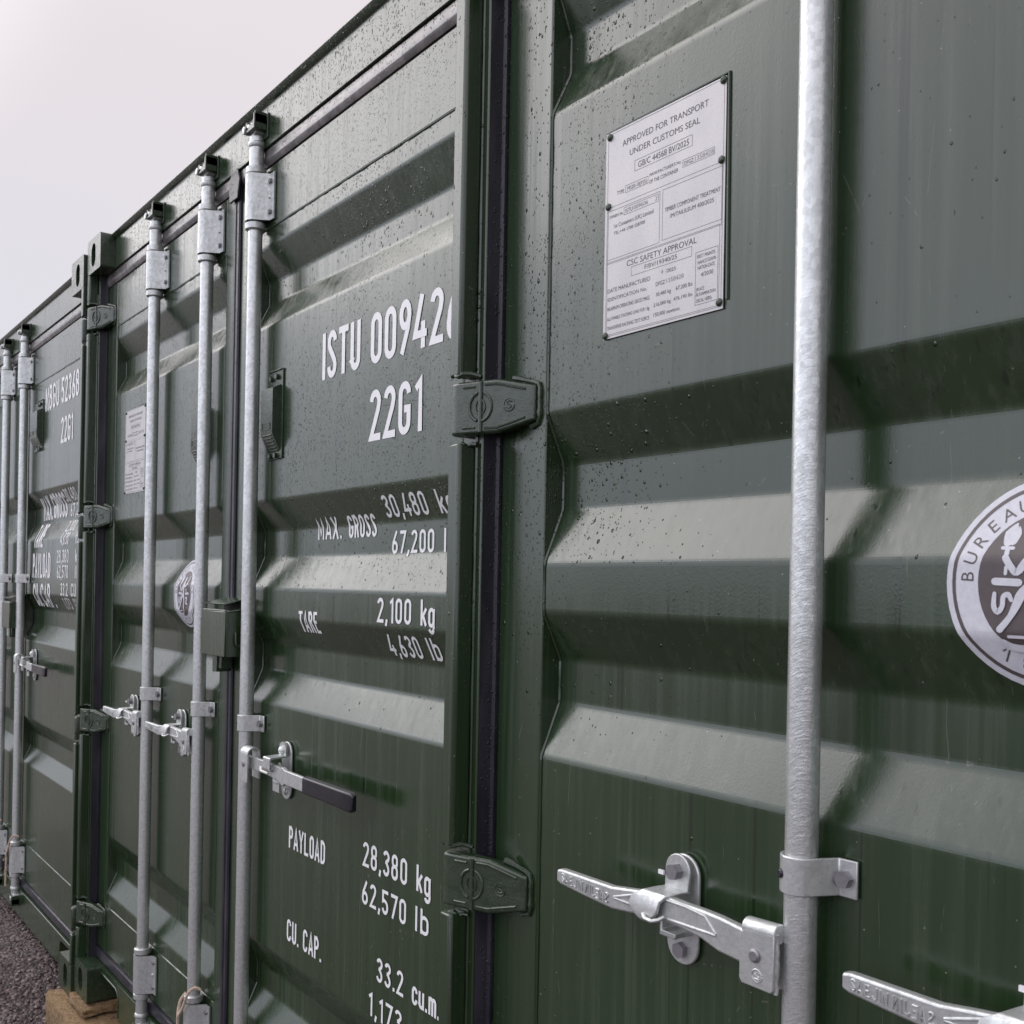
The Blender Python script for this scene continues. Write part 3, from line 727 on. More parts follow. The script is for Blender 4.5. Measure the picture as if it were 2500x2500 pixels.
def vent(parent, x, z, double=False, n=1):
    """pressed louvre box with sloping grille foot; x,z = its top left corner"""
    for k in range(n):
        xo = x+k*.066
        def bx_():
            mb = MB(); w, h = .066, .106
            P = [(0, 0), (w, 0)]
            y0, y1 = .037, .0595
            vs = [(0, y1, .012), (w, y1, .012), (w, y0, 0), (0, y0, 0), (0, y0, -h), (w, y0, -h), (w, y1, -h-.045), (0, y1, -h-.045), (w, y1, 0), (0, y1, 0)]
            fs = [[0, 3, 2, 1], [3, 4, 5, 2], [4, 7, 6, 5], [1, 2, 5, 6], [0, 7, 4, 3], [0, 1, 6, 7]]
            mb.add(vs, fs)
            for i in range(6):
                t = (i+.5)/6.6; mb.tube([(.008, y0+(y1-y0)*t-.0002, -h-.045*t), (w-.008, y0+(y1-y0)*t-.0002, -h-.045*t)], .0018, 5)
            mb.tube([(.010, y0-.0002, -.080), (w-.012, y0-.0002, -.080), (w-.012, y0-.0002, -.096), (.010, y0-.0002, -.096), (.010, y0-.0002, -.080)], .0012, 5)
            return mb
        v = obj('vent', bx_, CAST, parent, key='vent', loc=(xo, 0, z), bev=.001)
    def flange():
        mb = MB(); mb.box(-.004, .066*n+.010, .0575, .0612, -.164, .048)
        mb.tube([(.0, .0562, .046), (.066*n+.006, .0562, .046)], .0022, 6)
        return mb
    obj('vent_flange', flange, CAST, v, key='vflange%d' % n, loc=(-(n-1)*.066, 0, 0), bev=.0008)
    for (a, c) in ((.018, .028), (.050, .030), (.018, -.156), (.048, -.156)): obj('bolt', lambda: MB().hexb(0, 0, .050, .0575, .0065), CAST, v, key='vbolt', loc=(a, 0, c))

def door(parent, x0, x1, xa, xb, breaks, label):
    """x0..x1 leaf, xa..xb the folded sheet between the stiles"""
    fr = MB(); Z0, Z1, za, zb = .160, 2.432, .3186, 2.2820
    fr.box(x0, xa, YD, .112, Z0, Z1); dr = obj('door', fr, PAINT, parent, bev=.003)
    dr['label'] = label
    s2 = MB(); s2.box(xb, x1, YD, .112, Z0, Z1); obj('stile', s2, PAINT, dr, bev=.003)
    t1 = MB(); t1.box(xa+.0004, xb-.0004, YD+.0005, .110, zb, Z1-.0003); obj('top_rail', t1, PAINT, dr, bev=.003)
    t2 = MB(); t2.box(xa+.0004, xb-.0004, YD+.0005, .110, Z0+.0003, za); obj('bottom_rail', t2, PAINT, dr, bev=.003)
    z, y = sheet_profile(breaks, zb-.0006, za+.0006); prof = fillet(z, y)
    pn = MB(); vs = []; n = len(prof)
    for xx in (xa+.0006, xb-.0006):
        for zz, yy in prof: vs.append((xx, yy, zz))
    pn.add(vs, [[i, i+1, n+i+1, n+i] for i in range(n-1)])
    obj('folded_sheet', pn, PAINT, dr, smooth=0)
    # weld beads round the sheet
    wb = MB()
    for xx, sg in ((xa+.002, 1), (xb-.002, -1)):
        pts = []
        for (z1_, y1_), (z2_, y2_) in zip(prof, prof[1:]):
            k = max(1, int((Vector((z1_, y1_))-Vector((z2_, y2_))).length/.02))
            for i in range(k): t_ = i/k; pts.append((xx, y1_+(y2_-y1_)*t_-.0004, z1_+(z2_-z1_)*t_))
        wb = MB(); wb.tube(pts, .0026, 6, .22); obj('weld_bead', wb, PAINT, dr)
    for zz in (za, zb): wb = MB(); wb.tube([(xa+.006+i*.02, YD+.0012, zz) for i in range(int((xb-xa-.012)/.02)+1)], .0028, 6, .35); obj('weld_bead', wb, PAINT, dr)
    def surf(zq):
        for (z1_, y1_), (z2_, y2_) in zip(prof, prof[1:]):
            if z2_ <= zq <= z1_: return y1_+(y2_-y1_)*((zq-z1_)/(z2_-z1_) if z2_ != z1_ else 0)
        return YD
    zbr = [p[0] for p in prof[1:-1]]
    return dr, surf, zbr

BR_B = [(2.240, 2.165, 2.112, 2.045), (1.623, 1.552, 1.4875, 1.411), (1.341, 1.275, 1.212, 1.137), (.557, .487, .430, .361)]
BR_A = [(1.825, 1.756, 1.688, 1.617), (1.393, 1.327, 1.260, 1.192), (.860, .793, .727, .660)]
def gaskets(parent):
    def strip(x0, x1, z0, z1, vert, name='door_seal'):
        mb = MB()
        if vert:
            w = x1-x0; mb.prism([(x0, .112), (x0, .040), (x0+w*.15, .033), (x0+w*.30, .046), (x0+w*.42, .053), (x1, .0555), (x1, .112)], z0, z1, 'z')
        else:
            h = z1-z0; mb.prism([(.112, z0), (.0590, z0), (.0520, z0+h*.26), (.0515, z0+h*.32), (.0522, z0+h*.60), (.0530, z0+h*.93), (.0570, z0+h*.99), (.112, z1)], x0, x1, 'x')
        obj(name, mb, RUBTOP if (not vert and z0 > 1) else RUBBER, parent, smooth=50)
    strip(.0458, .0556, .118, 2.472, True); 
    mb = MB(); mb.prism([(W-.0458, .112), (W-.0458, .040), (W-.0472, .033), (W-.050, .046), (W-.0556, .0555), (W-.0556, .112)], .118, 2.472, 'z'); obj('door_seal', mb, RUBBER, parent)
    strip(.0562, 2.3818, 2.434, 2.473, False); strip(.0562, 2.3818, .1185, .158, False)
    # overlapping seals at the seam, lifted a little at the top
    mb = MB(); mb.prism([(1.2075, .110), (1.2075, .0565), (1.212, .0515), (1.222, .052), (1.2262, .0585), (1.2262, .110)], .150, 2.452, 'z'); obj('door_seal', mb, RUBBER, parent)
    mb = MB(); mb.prism([(1.2266, .110), (1.2266, .0600), (1.230, .0530), (1.240, .0535), (1.2432, .0575), (1.2432, .110)], .150, 2.452, 'z'); obj('door_seal', mb, RUBBER, parent)
    mb = MB(); mb.prism([(1.196, 2.40), (1.250, 2.40), (1.262, 2.448), (1.245, 2.478), (1.205, 2.474), (1.190, 2.445)], .0440, .0498); obj('door_seal', mb, RUBBER, parent, bev=.002)

def body(parent):
    hd = MB(); hd.prism([(.048, 2.474), (.048, 2.572), (.040, 2.577), (.034, 2.588), (.120, 2.588), (.120, 2.474)], .163, W-.163, 'x'); obj('header', hd, PAINT, parent, bev=.002)
    # sill with the two pocket notches beside the castings
    sl = MB(); sl.prism([(.163, .1165), (.163, .098), (.335, .096), (.352, .085), (.356, .070), (.358, .001), (W-.358, .001), (W-.356, .070), (W-.352, .085), (W-.335, .096), (W-.163, .098), (W-.163, .1165)], .046, .120); obj('sill', sl, PAINT, parent, bev=.002)
    wb = MB(); wb.tube([(.165+.02*i, .0455, .0985-.0002*i) for i in range(9)]+[(.345, .0455, .091), (.3545, .0455, .080)]+[(.357, .0455, .07-.012*i) for i in range(6)], .003, 6, .3); obj('weld_bead', wb, CAST, parent)
    fl = MB(); fl.box(.12, W-.12, .122, D-.10, .125, .150); obj('floor', fl, DARK, parent)
    ft = MB(); ft.box(.045, W-.045, .30, .345, 0.02, .12); obj('floor_beam', ft, DARK, parent)
    # side walls: pressed vertical waves; rails top and bottom
    for sx in (0, 1):
        mb = MB(); y = .165; pts = []
        while y < D-.17:
            for dy, o in ((0, .012), (.07, .012), (.138, .046), (.208, .046)): pts.append((y+dy, o))
            y += .276
        pts = [(a, (W-o) if sx else o) for a, o in pts if a < D-.165]; n = len(pts)
        vs = [(o, a, zz) for zz in (.16, 2.50) for a, o in pts]; mb.add(vs, [[i, i+1, n+i+1, n+i] for i in range(n-1)])
        obj('side_wall', mb, PAINT, parent, smooth=0)
        xs = (W-.062, W-.004) if sx else (.004, .062)
        rl = MB(); rl.box(*xs, .179, D-.179, .010, .160); obj('bottom_rail', rl, PAINT, parent, bev=.003)
        rl = MB(); rl.box(*xs, .179, D-.179, 2.500, 2.570); obj('top_rail', rl, PAINT, parent, bev=.003)
        pb = MB(); pb.box((W-.10) if sx else 0.004, (W-.004) if sx else .10, D-.16, D-.01, .118, 2.473); obj('corner_post', pb, PAINT, parent)
    mb = MB(); xs_ = [i/12*(W-.13)+.065 for i in range(13)]; ys_ = []; y = .13
    while y < D-.1: ys_ += [(y, 2.560), (y+.12, 2.560), (y+.15, 2.576), (y+.27, 2.576)]; y += .30
    n = len(ys_); mb.add([(x_, a, h_) for x_ in (.063, W-.063) for a, h_ in ys_], [[i, i+1, n+i+1, n+i] for i in range(n-1)]); obj('roof', mb, PAINT, parent, smooth=0)
    bk = MB(); bk.box(.10, W-.10, D-.06, D-.03, .02, 2.57); obj('end_wall', bk, PAINT, parent)
    for (cx, mx) in ((0, False), (W, True)):
        for cz in (0, H-.118):
            casting(parent, cx, 0, cz, mx); c = casting(parent, cx, D, cz, mx); c.scale = (-1 if mx else 1, -1, 1)

def lock_box(parent):
    """welded shroud over the seam, open at the top, with a J hook on its side"""
    x0, x1, y0, z0, z1 = 1.196, 1.352, -.008, 1.241, 1.352
    mb = MB(); t = .004
    mb.prism([(x0, z0+.004), (x0+.004, z0), (x1-.004, z0), (x1, z0+.004), (x1, z1), (x0, z1)], y0, y0+t)       # front
    mb.prism([(y0+t+.0002, z0), (.0585, z0), (.0585, z1+.004), (y0+t+.0002, z1)], x1-t, x1, 'x')               # right cheek
    mb.prism([(y0+t+.0002, z0), (.020, z0), (.020, z1), (y0+t+.0002, z1)], x0, x0+t, 'x')
    lb = obj('lock_box', mb, PAINT, parent, bev=.0015)
    fl = MB(); fl.prism([(-.002, z1+.016), (.058, z1+.030), (.058, z1+.034), (-.004, z1+.019)], x0+.004, x1-.012, 'x'); obj('flap', fl, PAINT, lb, bev=.001)
    r_ = MB(); r_.box(x0+.006, x1-.006, .046, .0585, z0+.002, z1+.028); obj('back_plate', r_, DARK, lb)
    c = MB(); c.tube([(x0+.002, -.004, z1+.001), (x0+.08, -.004, z1+.0015), (x1-.006, -.004, z1+.001), (x1+.001, .004, z1), (x1+.001, .03, z1+.004)], .0030, 6, .1); obj('weld_bead', c, CAST, lb)
    hk = MB(); hk.tube([(x1+.003, .018, 1.300), (x1+.006, .018, 1.296), (x1+.008, .018, 1.276)]+[(x1+.008+.001, .018+.008-.008*math.cos(R(a)), 1.275-.008*math.sin(R(a))) for a in range(20, 170, 25)]+[(x1+.008, .034, 1.280)], .0030, 8); obj('hook', hk, CAST, lb)
    lg = MB(); lg.box(1.205, 1.235, .018, .050, 1.196, 1.2385); lg.box(1.237, 1.256, .022, .050, 1.205, 1.2385); obj('lug', lg, CAST, lb, bev=.001)

def decal(parent, surf, zbr):
    """round classification mark: BUREAU VERITAS 1828 round a figure with torch and scales"""
    cx, cz, rx, rz = .8620, 1.3890, .0860, .0965
    groups = {}
    def ell(k, n=64, f=1.): return [(cx+rx*k*math.cos(2*math.pi*i/n), cz+rz*k*f*math.sin(2*math.pi*i/n)) for i in range(n)]
    def ring(ko, ki, m_, lay, fi=1.):
        mb = MB(); a = ell(ko); b_ = ell(ki, f=fi); n = len(a)
        mb.add([(x, lay, z) for x, z in a+b_], [[i, (i+1) % n, n+(i+1) % n, n+i] for i in range(n)]); return mb, m_
    def disc(k, m_, lay, kx=None, kz=None):
        n = 64; kx = kx or k; kz = kz or k
        # stacked quads so the fold lines cut it cleanly
        mb = MB(); rows = 24; vs = []
        for j in range(rows+1):
            s = -1+2*j/rows; s = math.sin(s*math.pi/2); hw = math.sqrt(max(0, 1-s*s))
            vs += [(cx-rx*kx*hw, lay, cz+rz*kz*s), (cx+rx*kx*hw, lay, cz+rz*kz*s)]
        mb.add(vs, [[2*j, 2*j+1, 2*j+3, 2*j+2] for j in range(rows)]); return mb, m_
    def finish(mb, m_, name, par):
        me = bpy.data.meshes.new(name); me.from_pydata(mb.v, [], mb.f); bm = bmesh.new(); bm.from_mesh(me)
        bmesh.ops.triangulate(bm, faces=[f for f in bm.faces if len(f.verts) > 4])
        for zb in zbr:
            if cz-rz < zb < cz+rz: bmesh.ops.bisect_plane(bm, geom=bm.verts[:]+bm.edges[:]+bm.faces[:], plane_co=(0, 0, zb), plane_no=(0, 0, 1), dist=1e-6)
        for v in bm.verts: v.co.y += surf(v.co.z)-.0008
        bm.normal_update()
        for f in bm.faces:
            if f.normal.y > 0: f.normal_flip()
        bm.to_mesh(me); bm.free(); return obj(name, me, m_, par, smooth=0)
    base, m0 = disc(1, DECALW, 0); d = finish(base, m0, 'classification_decal', parent)
    mb, m_ = ring(.935, .895, DECALD, -.0002); 
    ib, _ = disc(0, DECALD, -.0002, .64, .66); mb.add(ib.v, ib.f)
    # text round the ring
    txt = 'BUREAU VERITAS'; 
    def ringtext(s, a0, a1, flip):
        for i, ch in enumerate(s):
            if ch == ' ': continue
            an = R(a0+(a1-a0)*i/(len(s)-1)); vs, fs = glyph_mesh(ch); w_ = (min(v.x for v in vs)+max(v.x for v in vs))/2
            k = .0128/.72; px, pz = cx+rx*.765*math.cos(an), cz+rz*.775*math.sin(an); ta = an-math.pi/2 if not flip else an+math.pi/2
            ca, sa = math.cos(ta), math.sin(ta)
            mb.add([(px+((v.x-w_)*k)*ca-((v.y-.36)*k)*sa, -.0002, pz+((v.x-w_)*k)*sa+((v.y-.36)*k)*ca) for v in vs], fs)
    ringtext(txt, 176, 4, False); ringtext('1828', -117, -72, True)
    for a_ in (R(-117),):
        # flag of the figure one
        px, pz = cx+rx*.765*math.cos(a_), cz+rz*.775*math.sin(a_); stroke(mb, [(px-.0040, pz+.0040), (px-.0002, pz+.0062)], .0013, lambda q: q, lambda q: q, -.0003)
    finish(mb, m_, 'decal_print', d)
    f = MB(); lay = -.0004
    def poly(p): f.add([(cx+x*rx, lay, cz+z*rz) for x, z in p], [list(range(len(p)))])
    def line(p, w): 
        stroke(f, p, w*rx, lambda a: cx+a*rx, lambda b_: cz+b_*rz, lay)
    cnt = [0]
    def M_(u, v): return (cx+((u*.092+.0065)/.086)*rx, cz+((v*.0955-.0075)/.0965)*rz)
    def limb(pts, ws):
        # tapered stroke with rounded ends
        cnt[0] += 1; y_ = lay-.00003*cnt[0]; P = [Vector(M_(*p)) for p in pts]; Q = [P[0]]; Wd = [ws[0]]
        for k in range(len(P)-1):
            for t_ in (.25, .5, .75, 1):
                a = P[max(k-1, 0)]; b_ = P[k]; c_ = P[k+1]; d_ = P[min(k+2, len(P)-1)]
                Q.append(.5*((2*b_)+(c_-a)*t_+(2*a-5*b_+4*c_-d_)*t_*t_+(3*b_-a-3*c_+d_)*t_**3)); Wd.append(ws[k]+(ws[k+1]-ws[k])*t_)
        up_, lo_ = [], []
        for k, q_ in enumerate(Q):
            dd = (Q[min(k+1, len(Q)-1)]-Q[max(k-1, 0)]).normalized(); nn = Vector((-dd.y, dd.x))*Wd[k]*.046
            up_.append(q_+nn); lo_.append(q_-nn)
        vs = []
        for a, b_ in zip(up_, lo_): vs += [(a.x, y_, a.y), (b_.x, y_, b_.y)]
        f.add(vs, [[2*k, 2*k+1, 2*k+3, 2*k+2] for k in range(len(Q)-1)])
        for q_, w_ in ((Q[0], Wd[0]), (Q[-1], Wd[-1])):
            cnt[0] += 1; y2 = lay-.00003*cnt[0]; f.add([(q_.x+w_*.046*math.cos(k*.7854), y2, q_.y+w_*.046*math.sin(k*.7854)) for k in range(8)], [list(range(8))])
    limb([(-.40, .46), (-.385, .54), (-.345, .63)], [.09, .13, .03]); limb([(-.35, .47), (-.32, .54), (-.315, .60)], [.09, .08, .02])
    limb([(-.44, .405), (-.33, .40)], [.035, .035]); limb([(-.385, .39), (-.385, .34)], [.05, .05]); limb([(-.38, .22), (-.385, .16)], [.035, .035])
    limb([(-.39, .31), (-.33, .22), (-.27, .17), (-.18, .27), (-.08, .33)], [.07, .07, .065, .085, .10])
    limb([(-.49, .085), (-.25, .075)], [.075, .075]); limb([(.08, .075), (.34, .085)], [.075, .075])
    limb([(-.49, -.03), (-.495, -.15), (-.455, -.205), (-.41, -.15), (-.40, -.06), (-.35, -.04), (-.32, -.09)], [.04, .055, .055, .05, .05, .055, .04])
    limb([(-.06, .52), (-.055, .50)], [.11, .12]); limb([(-.06, .40), (-.07, .22), (-.08, .05)], [.13, .15, .12])
    limb([(-.12, .04), (-.22, -.04), (-.27, -.14), (-.33, -.25), (-.43, -.37)], [.13, .10, .085, .06, .07])
    limb([(-.06, .04), (-.02, -.16), (-.05, -.30), (-.02, -.44)], [.12, .085, .07, .05])
    limb([(0, .32), (.12, .30), (.20, .42), (.24, .58)], [.08, .07, .065, .05]); limb([(.15, .36), (.30, .36)], [.03, .03])
    limb([(.16, .20), (.16, .10)], [.08, .05]); limb([(.12, -.05), (.26, -.06), (.14, -.20), (.28, -.22)], [.06, .07, .07, .05])
    limb([(-.40, -.48), (-.30, -.535), (-.16, -.535), (-.06, -.48)], [.04, .07, .07, .04]); limb([(-.34, -.435), (-.12, -.435)], [.03, .03])
    finish(f, DECALW, 'decal_figure', d)
    return d

def data_plate(parent, x0=.2805, z0=1.705, w=.2095, h=.2715):
    mb = MB(); mb.box(x0, x0+w, .0588, .0600, z0, z0+h); pl = obj('data_plate', mb, PLATE, parent)
    bd = MB(); bd.tube([(x0-.001, .0605, z0+h+.001), (x0+w+.003, .0605, z0+h+.003), (x0+w+.005, .0605, z0+.01)], .0022, 6, .1); obj('weld_bead', bd, PAINT, pl)
    pr = MB(); Y = .05862; st = MB()
    def X(v): return x0+v/1000
    def Z(v): return z0+v/1000
    def rect(a, b_, c, d, t=.45):
        t = t/1000/2
        for (p, q) in (((a, b_), (c, b_)), ((a, d), (c, d))): pr.add([(X(p[0])-t, Y, Z(p[1])-t), (X(q[0])+t, Y, Z(p[1])-t), (X(q[0])+t, Y, Z(p[1])+t), (X(p[0])-t, Y, Z(p[1])+t)], [[0, 1, 2, 3]])
        for p in (a, c): pr.add([(X(p)-t, Y, Z(b_)+t), (X(p)+t, Y, Z(b_)+t), (X(p)+t, Y, Z(d)-t), (X(p)-t, Y, Z(d)-t)], [[0, 1, 2, 3]])
    rect(4.5, 3.1, 206.5, 269.0); rect(55.5, 207.1, 156.1, 220.4); rect(39, 184.2, 80.5, 193.2); rect(141, 185.2, 192.5, 193.8)
    rect(6.4, 103.5, 102.4, 167.5); rect(36.9, 155.9, 99.7, 165.2); rect(107.6, 105, 205.2, 167.5); rect(6.4, 98.6, 205.4, 172.4)
    rect(52.6, 73.3, 158.5, 85.0); rect(165.3, 12.3, 200.8, 75.3); rect(6.4, 5.0, 203.0, 100.2)
    T_ = [('APPROVED FOR TRANSPORT', 31.7, 181.9, 246, 8.1), ('UNDER CUSTOMS SEAL', 45.6, 168.2, 230.2, 7.8), ('GB/C 44568 BV/2025', 61.9, 150.6, 209.8, 7.7),
          ('TYPE', 22.7, 36.2, 185.3, 5.2), ('MS20-10JY(S)', 42.6, 78, 186.0, 5.0), ("MANUFACTURER'S No.", 83.1, 138.4, 191.6, 4.0), ('OF THE CONTAINER', 82.9, 133.4, 182.5, 4.8), ('DFGZ', 143.4, 158.5, 186.8, 5.0),
          ("OWNER'S No.", 8.7, 35.2, 157.6, 4.2), ('ISTU', 39.5, 53, 157.8, 5.2), ('1st Containers (UK) Limited', 17.8, 91.4, 143.6, 5.4), ('TEL:+44 1708 558700', 17.5, 76.1, 134.6, 4.4),
          ('TIMBER COMPONENT TREATMENT', 111.6, 202.9, 138.8, 5.4), ('IM/TAILILEUM 400/2025', 121.5, 192.7, 129, 5.2), ('CSC SAFETY APPROVAL', 43.9, 166.3, 87.4, 7.6), ('F/BV/19340/25', 77.2, 133.8, 76.4, 5.6),
          ('DATE MANUFACTURED', 7.9, 87.7, 60, 5.4), ('/2025', 115, 132.2, 62.8, 4.6), ('IDENTIFICATION No.', 8.2, 81.9, 48.8, 4.8), ('DFGZ', 98, 113.9, 50, 5.0), ('MAXIMUM OPERATING GROSS MASS', 7.5, 87.2, 36.2, 5.0),
          ('30,480 kg', 98.3, 124.7, 37.2, 4.6), ('67,200 lbs', 133, 160.7, 37.6, 4.8), ('ALLOWABLE STACKING LOAD FOR 1.8g', 7.5, 87.1, 23.4, 4.4), ('216,000 kg', 94.7, 124.5, 24.8, 4.4), ('476,190 lbs', 129.4, 160.8, 25.2, 4.4),
          ('TRANSVERSE RACKING TEST FORCE', 7.5, 87.1, 11.2, 4.6), ('150,000 newtons', 95, 140, 12.2, 4.8), ('FIRST MAINTE-', 167.7, 197.4, 67.6, 4.4), ('NANCE EXAMI-', 168.6, 198.6, 60.5, 4.4), ('NATION DATE', 168.7, 195.9, 53.9, 4.4),
          ('4/2030', 174, 193.8, 44.8, 5.0), ('(PLACE', 167.2, 179.7, 28.7, 4.0), ('RE EXAMINATION', 166.9, 197.7, 22.4, 4.0), ('DECAL HERE)', 167.1, 191.7, 14.9, 4.2)]
    for s, a, c, z_, hh in T_: fit_text(pr, s, X(a), X(c), Z(z_), hh/1000, Y)
    for s, a, c, z_, hh in (('1358428', 161, 191.3, 186.8, 5.6), ('009606', 55, 81.1, 157.9, 5.6), ('2', 93.9, 97.8, 158, 5.6), ('4', 106.6, 110.4, 63.3, 5), ('1358428', 116.2, 145.7, 50.2, 5.4)): fit_text(st, s, X(a), X(c), Z(z_), hh/1000, Y)
    obj('plate_print', pr, PRINT, pl, smooth=0); obj('stamped_numbers', st, STAMP, pl, smooth=0)
    for a, c in ((7.8, 265.6), (205.2, 267.5), (204.1, 174.7), (6.8, 174.2), (4.8, 4.4), (204.3, 8.0)):
        rv = MB(); rv.lathe((0, .0588, 0), (0, .0550, 0), [(0, .0048), (.4, .0047), (.75, .0036), (.95, .0024), (.97, .0012), (.8, .0009)], 18); obj('rivet', rv, CAST, pl, key='rivet', loc=(X(a), 0, Z(c)))

def container(x, y, z, label, kind):
    c = empty('shipping_container', (x, y, z), label, 'container', 'green shipping containers standing side by side in a row')
    body(c); post_parts(c); post_parts(c, True); gaskets(c)
    br = BR_A if kind == 'A' else BR_B
    dl, sl, zl = door(c, .0560, 1.2065, .160, 1.1445, br, 'left door leaf with the metal plate')
    dr, sr, zr = door(c, 1.2440, 2.3820, 1.350 if kind != 'A' else 1.335, 2.278, br, 'right door leaf with the painted white weights')
    lock_box(c)
    if kind == 'A':
        locking_bar(c, .56, -1, 1.4565, .10); locking_bar(c, 1.00, -1, 1.4565, .10); locking_bar(c, 1.362, 1, 1.4565, .10)
        vent(c, 1.462, 2.155, n=2)
    else:
        locking_bar(c, .635, -1, 1.085, 0); locking_bar(c, 1.072, -1, 1.085, 0); locking_bar(c, 1.395, 1, 1.085, 0)
        vent(c, 1.442, 1.881); vent(c, .962, 1.890)
    data_plate(dl.parent if False else c) if kind != 'A' else None
    if kind != 'A': decal(c, sl, zl)
    return c, dr, sr, zr

XC, YC, ZC = 2.4855, -.1051, .0496
cB, drB, srB, zB = container(0, 0, 0, 'dark green container in the middle of the row, lettered ISTU 009426, wet with raindrops', 'B')
cC, drC, srC, zC = container(XC, YC, ZC, 'nearest dark green container at the right, with the large silver approval plate and round decal', 'C')
cA, drA, srA, zA = container(-2.450, -.009, -.035, 'farthest dark green container at the left edge, lettered MBGU 52368', 'A')
def cut(items): return items
for dr, sr, zr, num in ((drB, srB, zB, '009426'), (drC, srC, zC, '009606')):
    letterings([('ISTU', 1.7178, 1.8902, 1.8695, .1015), (num, 1.9347, 2.262, 1.8695, .1015)], sr, dr, 'white container number on the right door', zr)
    letterings([('22G1', 1.9347, 2.139, 1.714, .1015)], sr, dr, None, zr)
    letterings([('MAX.', 1.645, 1.762, 1.5235, .047), ('GROSS', 1.7946, 1.9165, 1.5240, .047), ('30,480', 1.9655, 2.129, 1.560, .0435), ('kg', 2.167, 2.2187, 1.560, .0435), ('67,200', 1.979, 2.1384, 1.4882, .0445), ('lb', 2.1708, 2.214, 1.4882, .0445)], sr, dr, None, zr)
    letterings([('TARE', 1.620, 1.716, 1.3150, .047), ('2,100', 1.9805, 2.112, 1.3505, .0485), ('kg', 2.1454, 2.195, 1.3505, .0485), ('4,630', 1.9993, 2.1209, 1.2854, .0425), ('lb', 2.149, 2.1899, 1.2854, .0425)], sr, dr, None, zr)
    letterings([('PAYLOAD', 1.5904, 1.7735, .8205, .0495), ('28,380', 1.940, 2.115, .8580, .0490), ('kg', 2.1479, 2.198, .8580, .0490), ('62,570', 1.939, 2.1138, .7830, .0465), ('lb', 2.1447, 2.195, .7830, .0465)], sr, dr, None, zr)
    letterings([('CU. CAP.', 1.5884, 1.7638, .6085, .0490), ('33.2', 2.0035, 2.108, .6455, .0465), ('cu.m.', 2.1395, 2.2345, .6450, .0465), ('1,173', 1.9733, 2.105, .5695, .0460), ('cu.ft', 2.1395, 2.2345, .5695, .0460)], sr, dr, None, zr)
letterings([('MBGU', 1.638, 1.862, 2.1450, .1010), ('523680', 1.900, 2.214, 2.1450, .1010)], srA, drA, 'white container number on the right door', zA)
letterings([('22G1', 1.902, 2.087, 1.989, .1010)], srA, drA, None, zA)
letterings([('MAX.', 1.500, 1.655, 1.703, .0975), ('GROSS', 1.675, 1.893, 1.705, .0975), ('30,480', 1.899, 2.080, 1.761, .0490), ('67,200', 1.941, 2.130, 1.704, .0490)], srA, drA, None, zA)
letterings([('TARE', 1.474, 1.632, 1.588, .0965), ('2,100', 1.941, 2.075, 1.643, .0430), ('kg', 2.152, 2.21, 1.643, .0430), ('4,630', 1.926, 2.048, 1.591, .0470), ('lb', 2.150, 2.195, 1.591, .0470)], srA, drA, None, zA)
letterings([('PAYLOAD', 1.460, 1.768, 1.461, .1010), ('28,380', 1.871, 2.053, 1.521, .0510), ('kg', 2.152, 2.21, 1.521, .0510), ('62,570', 1.879, 2.050, 1.461, .0500), ('lb', 2.150, 2.195, 1.461, .0500)], srA, drA, None, zA)
letterings([('CU.', 1.470, 1.578, 1.341, .0960), ('CAP.', 1.605, 1.800, 1.341, .0960), ('33.2', 1.937, 2.050, 1.392, .0500), ('CU.M', 2.095, 2.235, 1.392, .0500), ('1,173', 1.935, 2.050, 1.342, .0430), ('CU.FT', 2.095, 2.235, 1.342, .0430)], srA, drA, None, zA)

# ------------------------------------------------------------------ ropes tied to the bars
def rope(x, y, z, label, scale=1.0):
    def strands():
        pts = [(.052, .030, .088), (.046, .018, .094), (.040, .006, .088), (.034, -.002, .072), (.020, -.004, .046), (.002, -.006, .022), (-.016, -.006, .004), (-.024, -.004, -.020), (-.030, -.004, -.060), (-.032, -.004, -.100), (-.034, -.003, -.140)]
        loop = [(-.016, -.006, .004), (-.030, .0, .018), (-.031, .006, .040), (-.024, .018, .060)]
        mb = MB()
        for path in (pts, loop):
            P = [Vector(p) for p in path]; fine = []
            for i in range(len(P)-1):
                p0 = P[max(i-1, 0)]; p1 = P[i]; p2 = P[i+1]; p3 = P[min(i+2, len(P)-1)]
                for k in range(10):
                    t = k/10; fine.append(.5*((2*p1)+(p2-p0)*t+(2*p0-5*p1+4*p2-p3)*t*t+(3*p1-p0-3*p2+p3)*t**3))
            for s_ in range(3):
                tw = []; L_ = 0
                for i, p in enumerate(fine):
                    d = (fine[min(i+1, len(fine)-1)]-fine[max(i-1, 0)]).normalized()
                    if i: L_ += (p-fine[i-1]).length
                    a = d.orthogonal().normalized(); c = d.cross(a); an = L_*270+s_*2.094
                    tw.append(p+a*math.cos(an)*.0022+c*math.sin(an)*.0022)
                mb.tube(tw, .0023, 6)
        return mb
    o = obj('rope', strands, ROPE, None, key='rope', loc=(x, y, z)); tag(o, label, 'rope', 'short ropes tied round the locking bars'); return o
rope(1.072, .004, .262, 'tan twisted rope looped round the foot of the middle locking bar of the ISTU container')
rope(1.362-2.450, -.005, .262-.035, 'tan rope hanging from the right-hand locking bar of the MBGU container')
rope(1.000-2.450, -.005, .262-.035, 'tan rope on the locking bar at the very left edge of the photo')

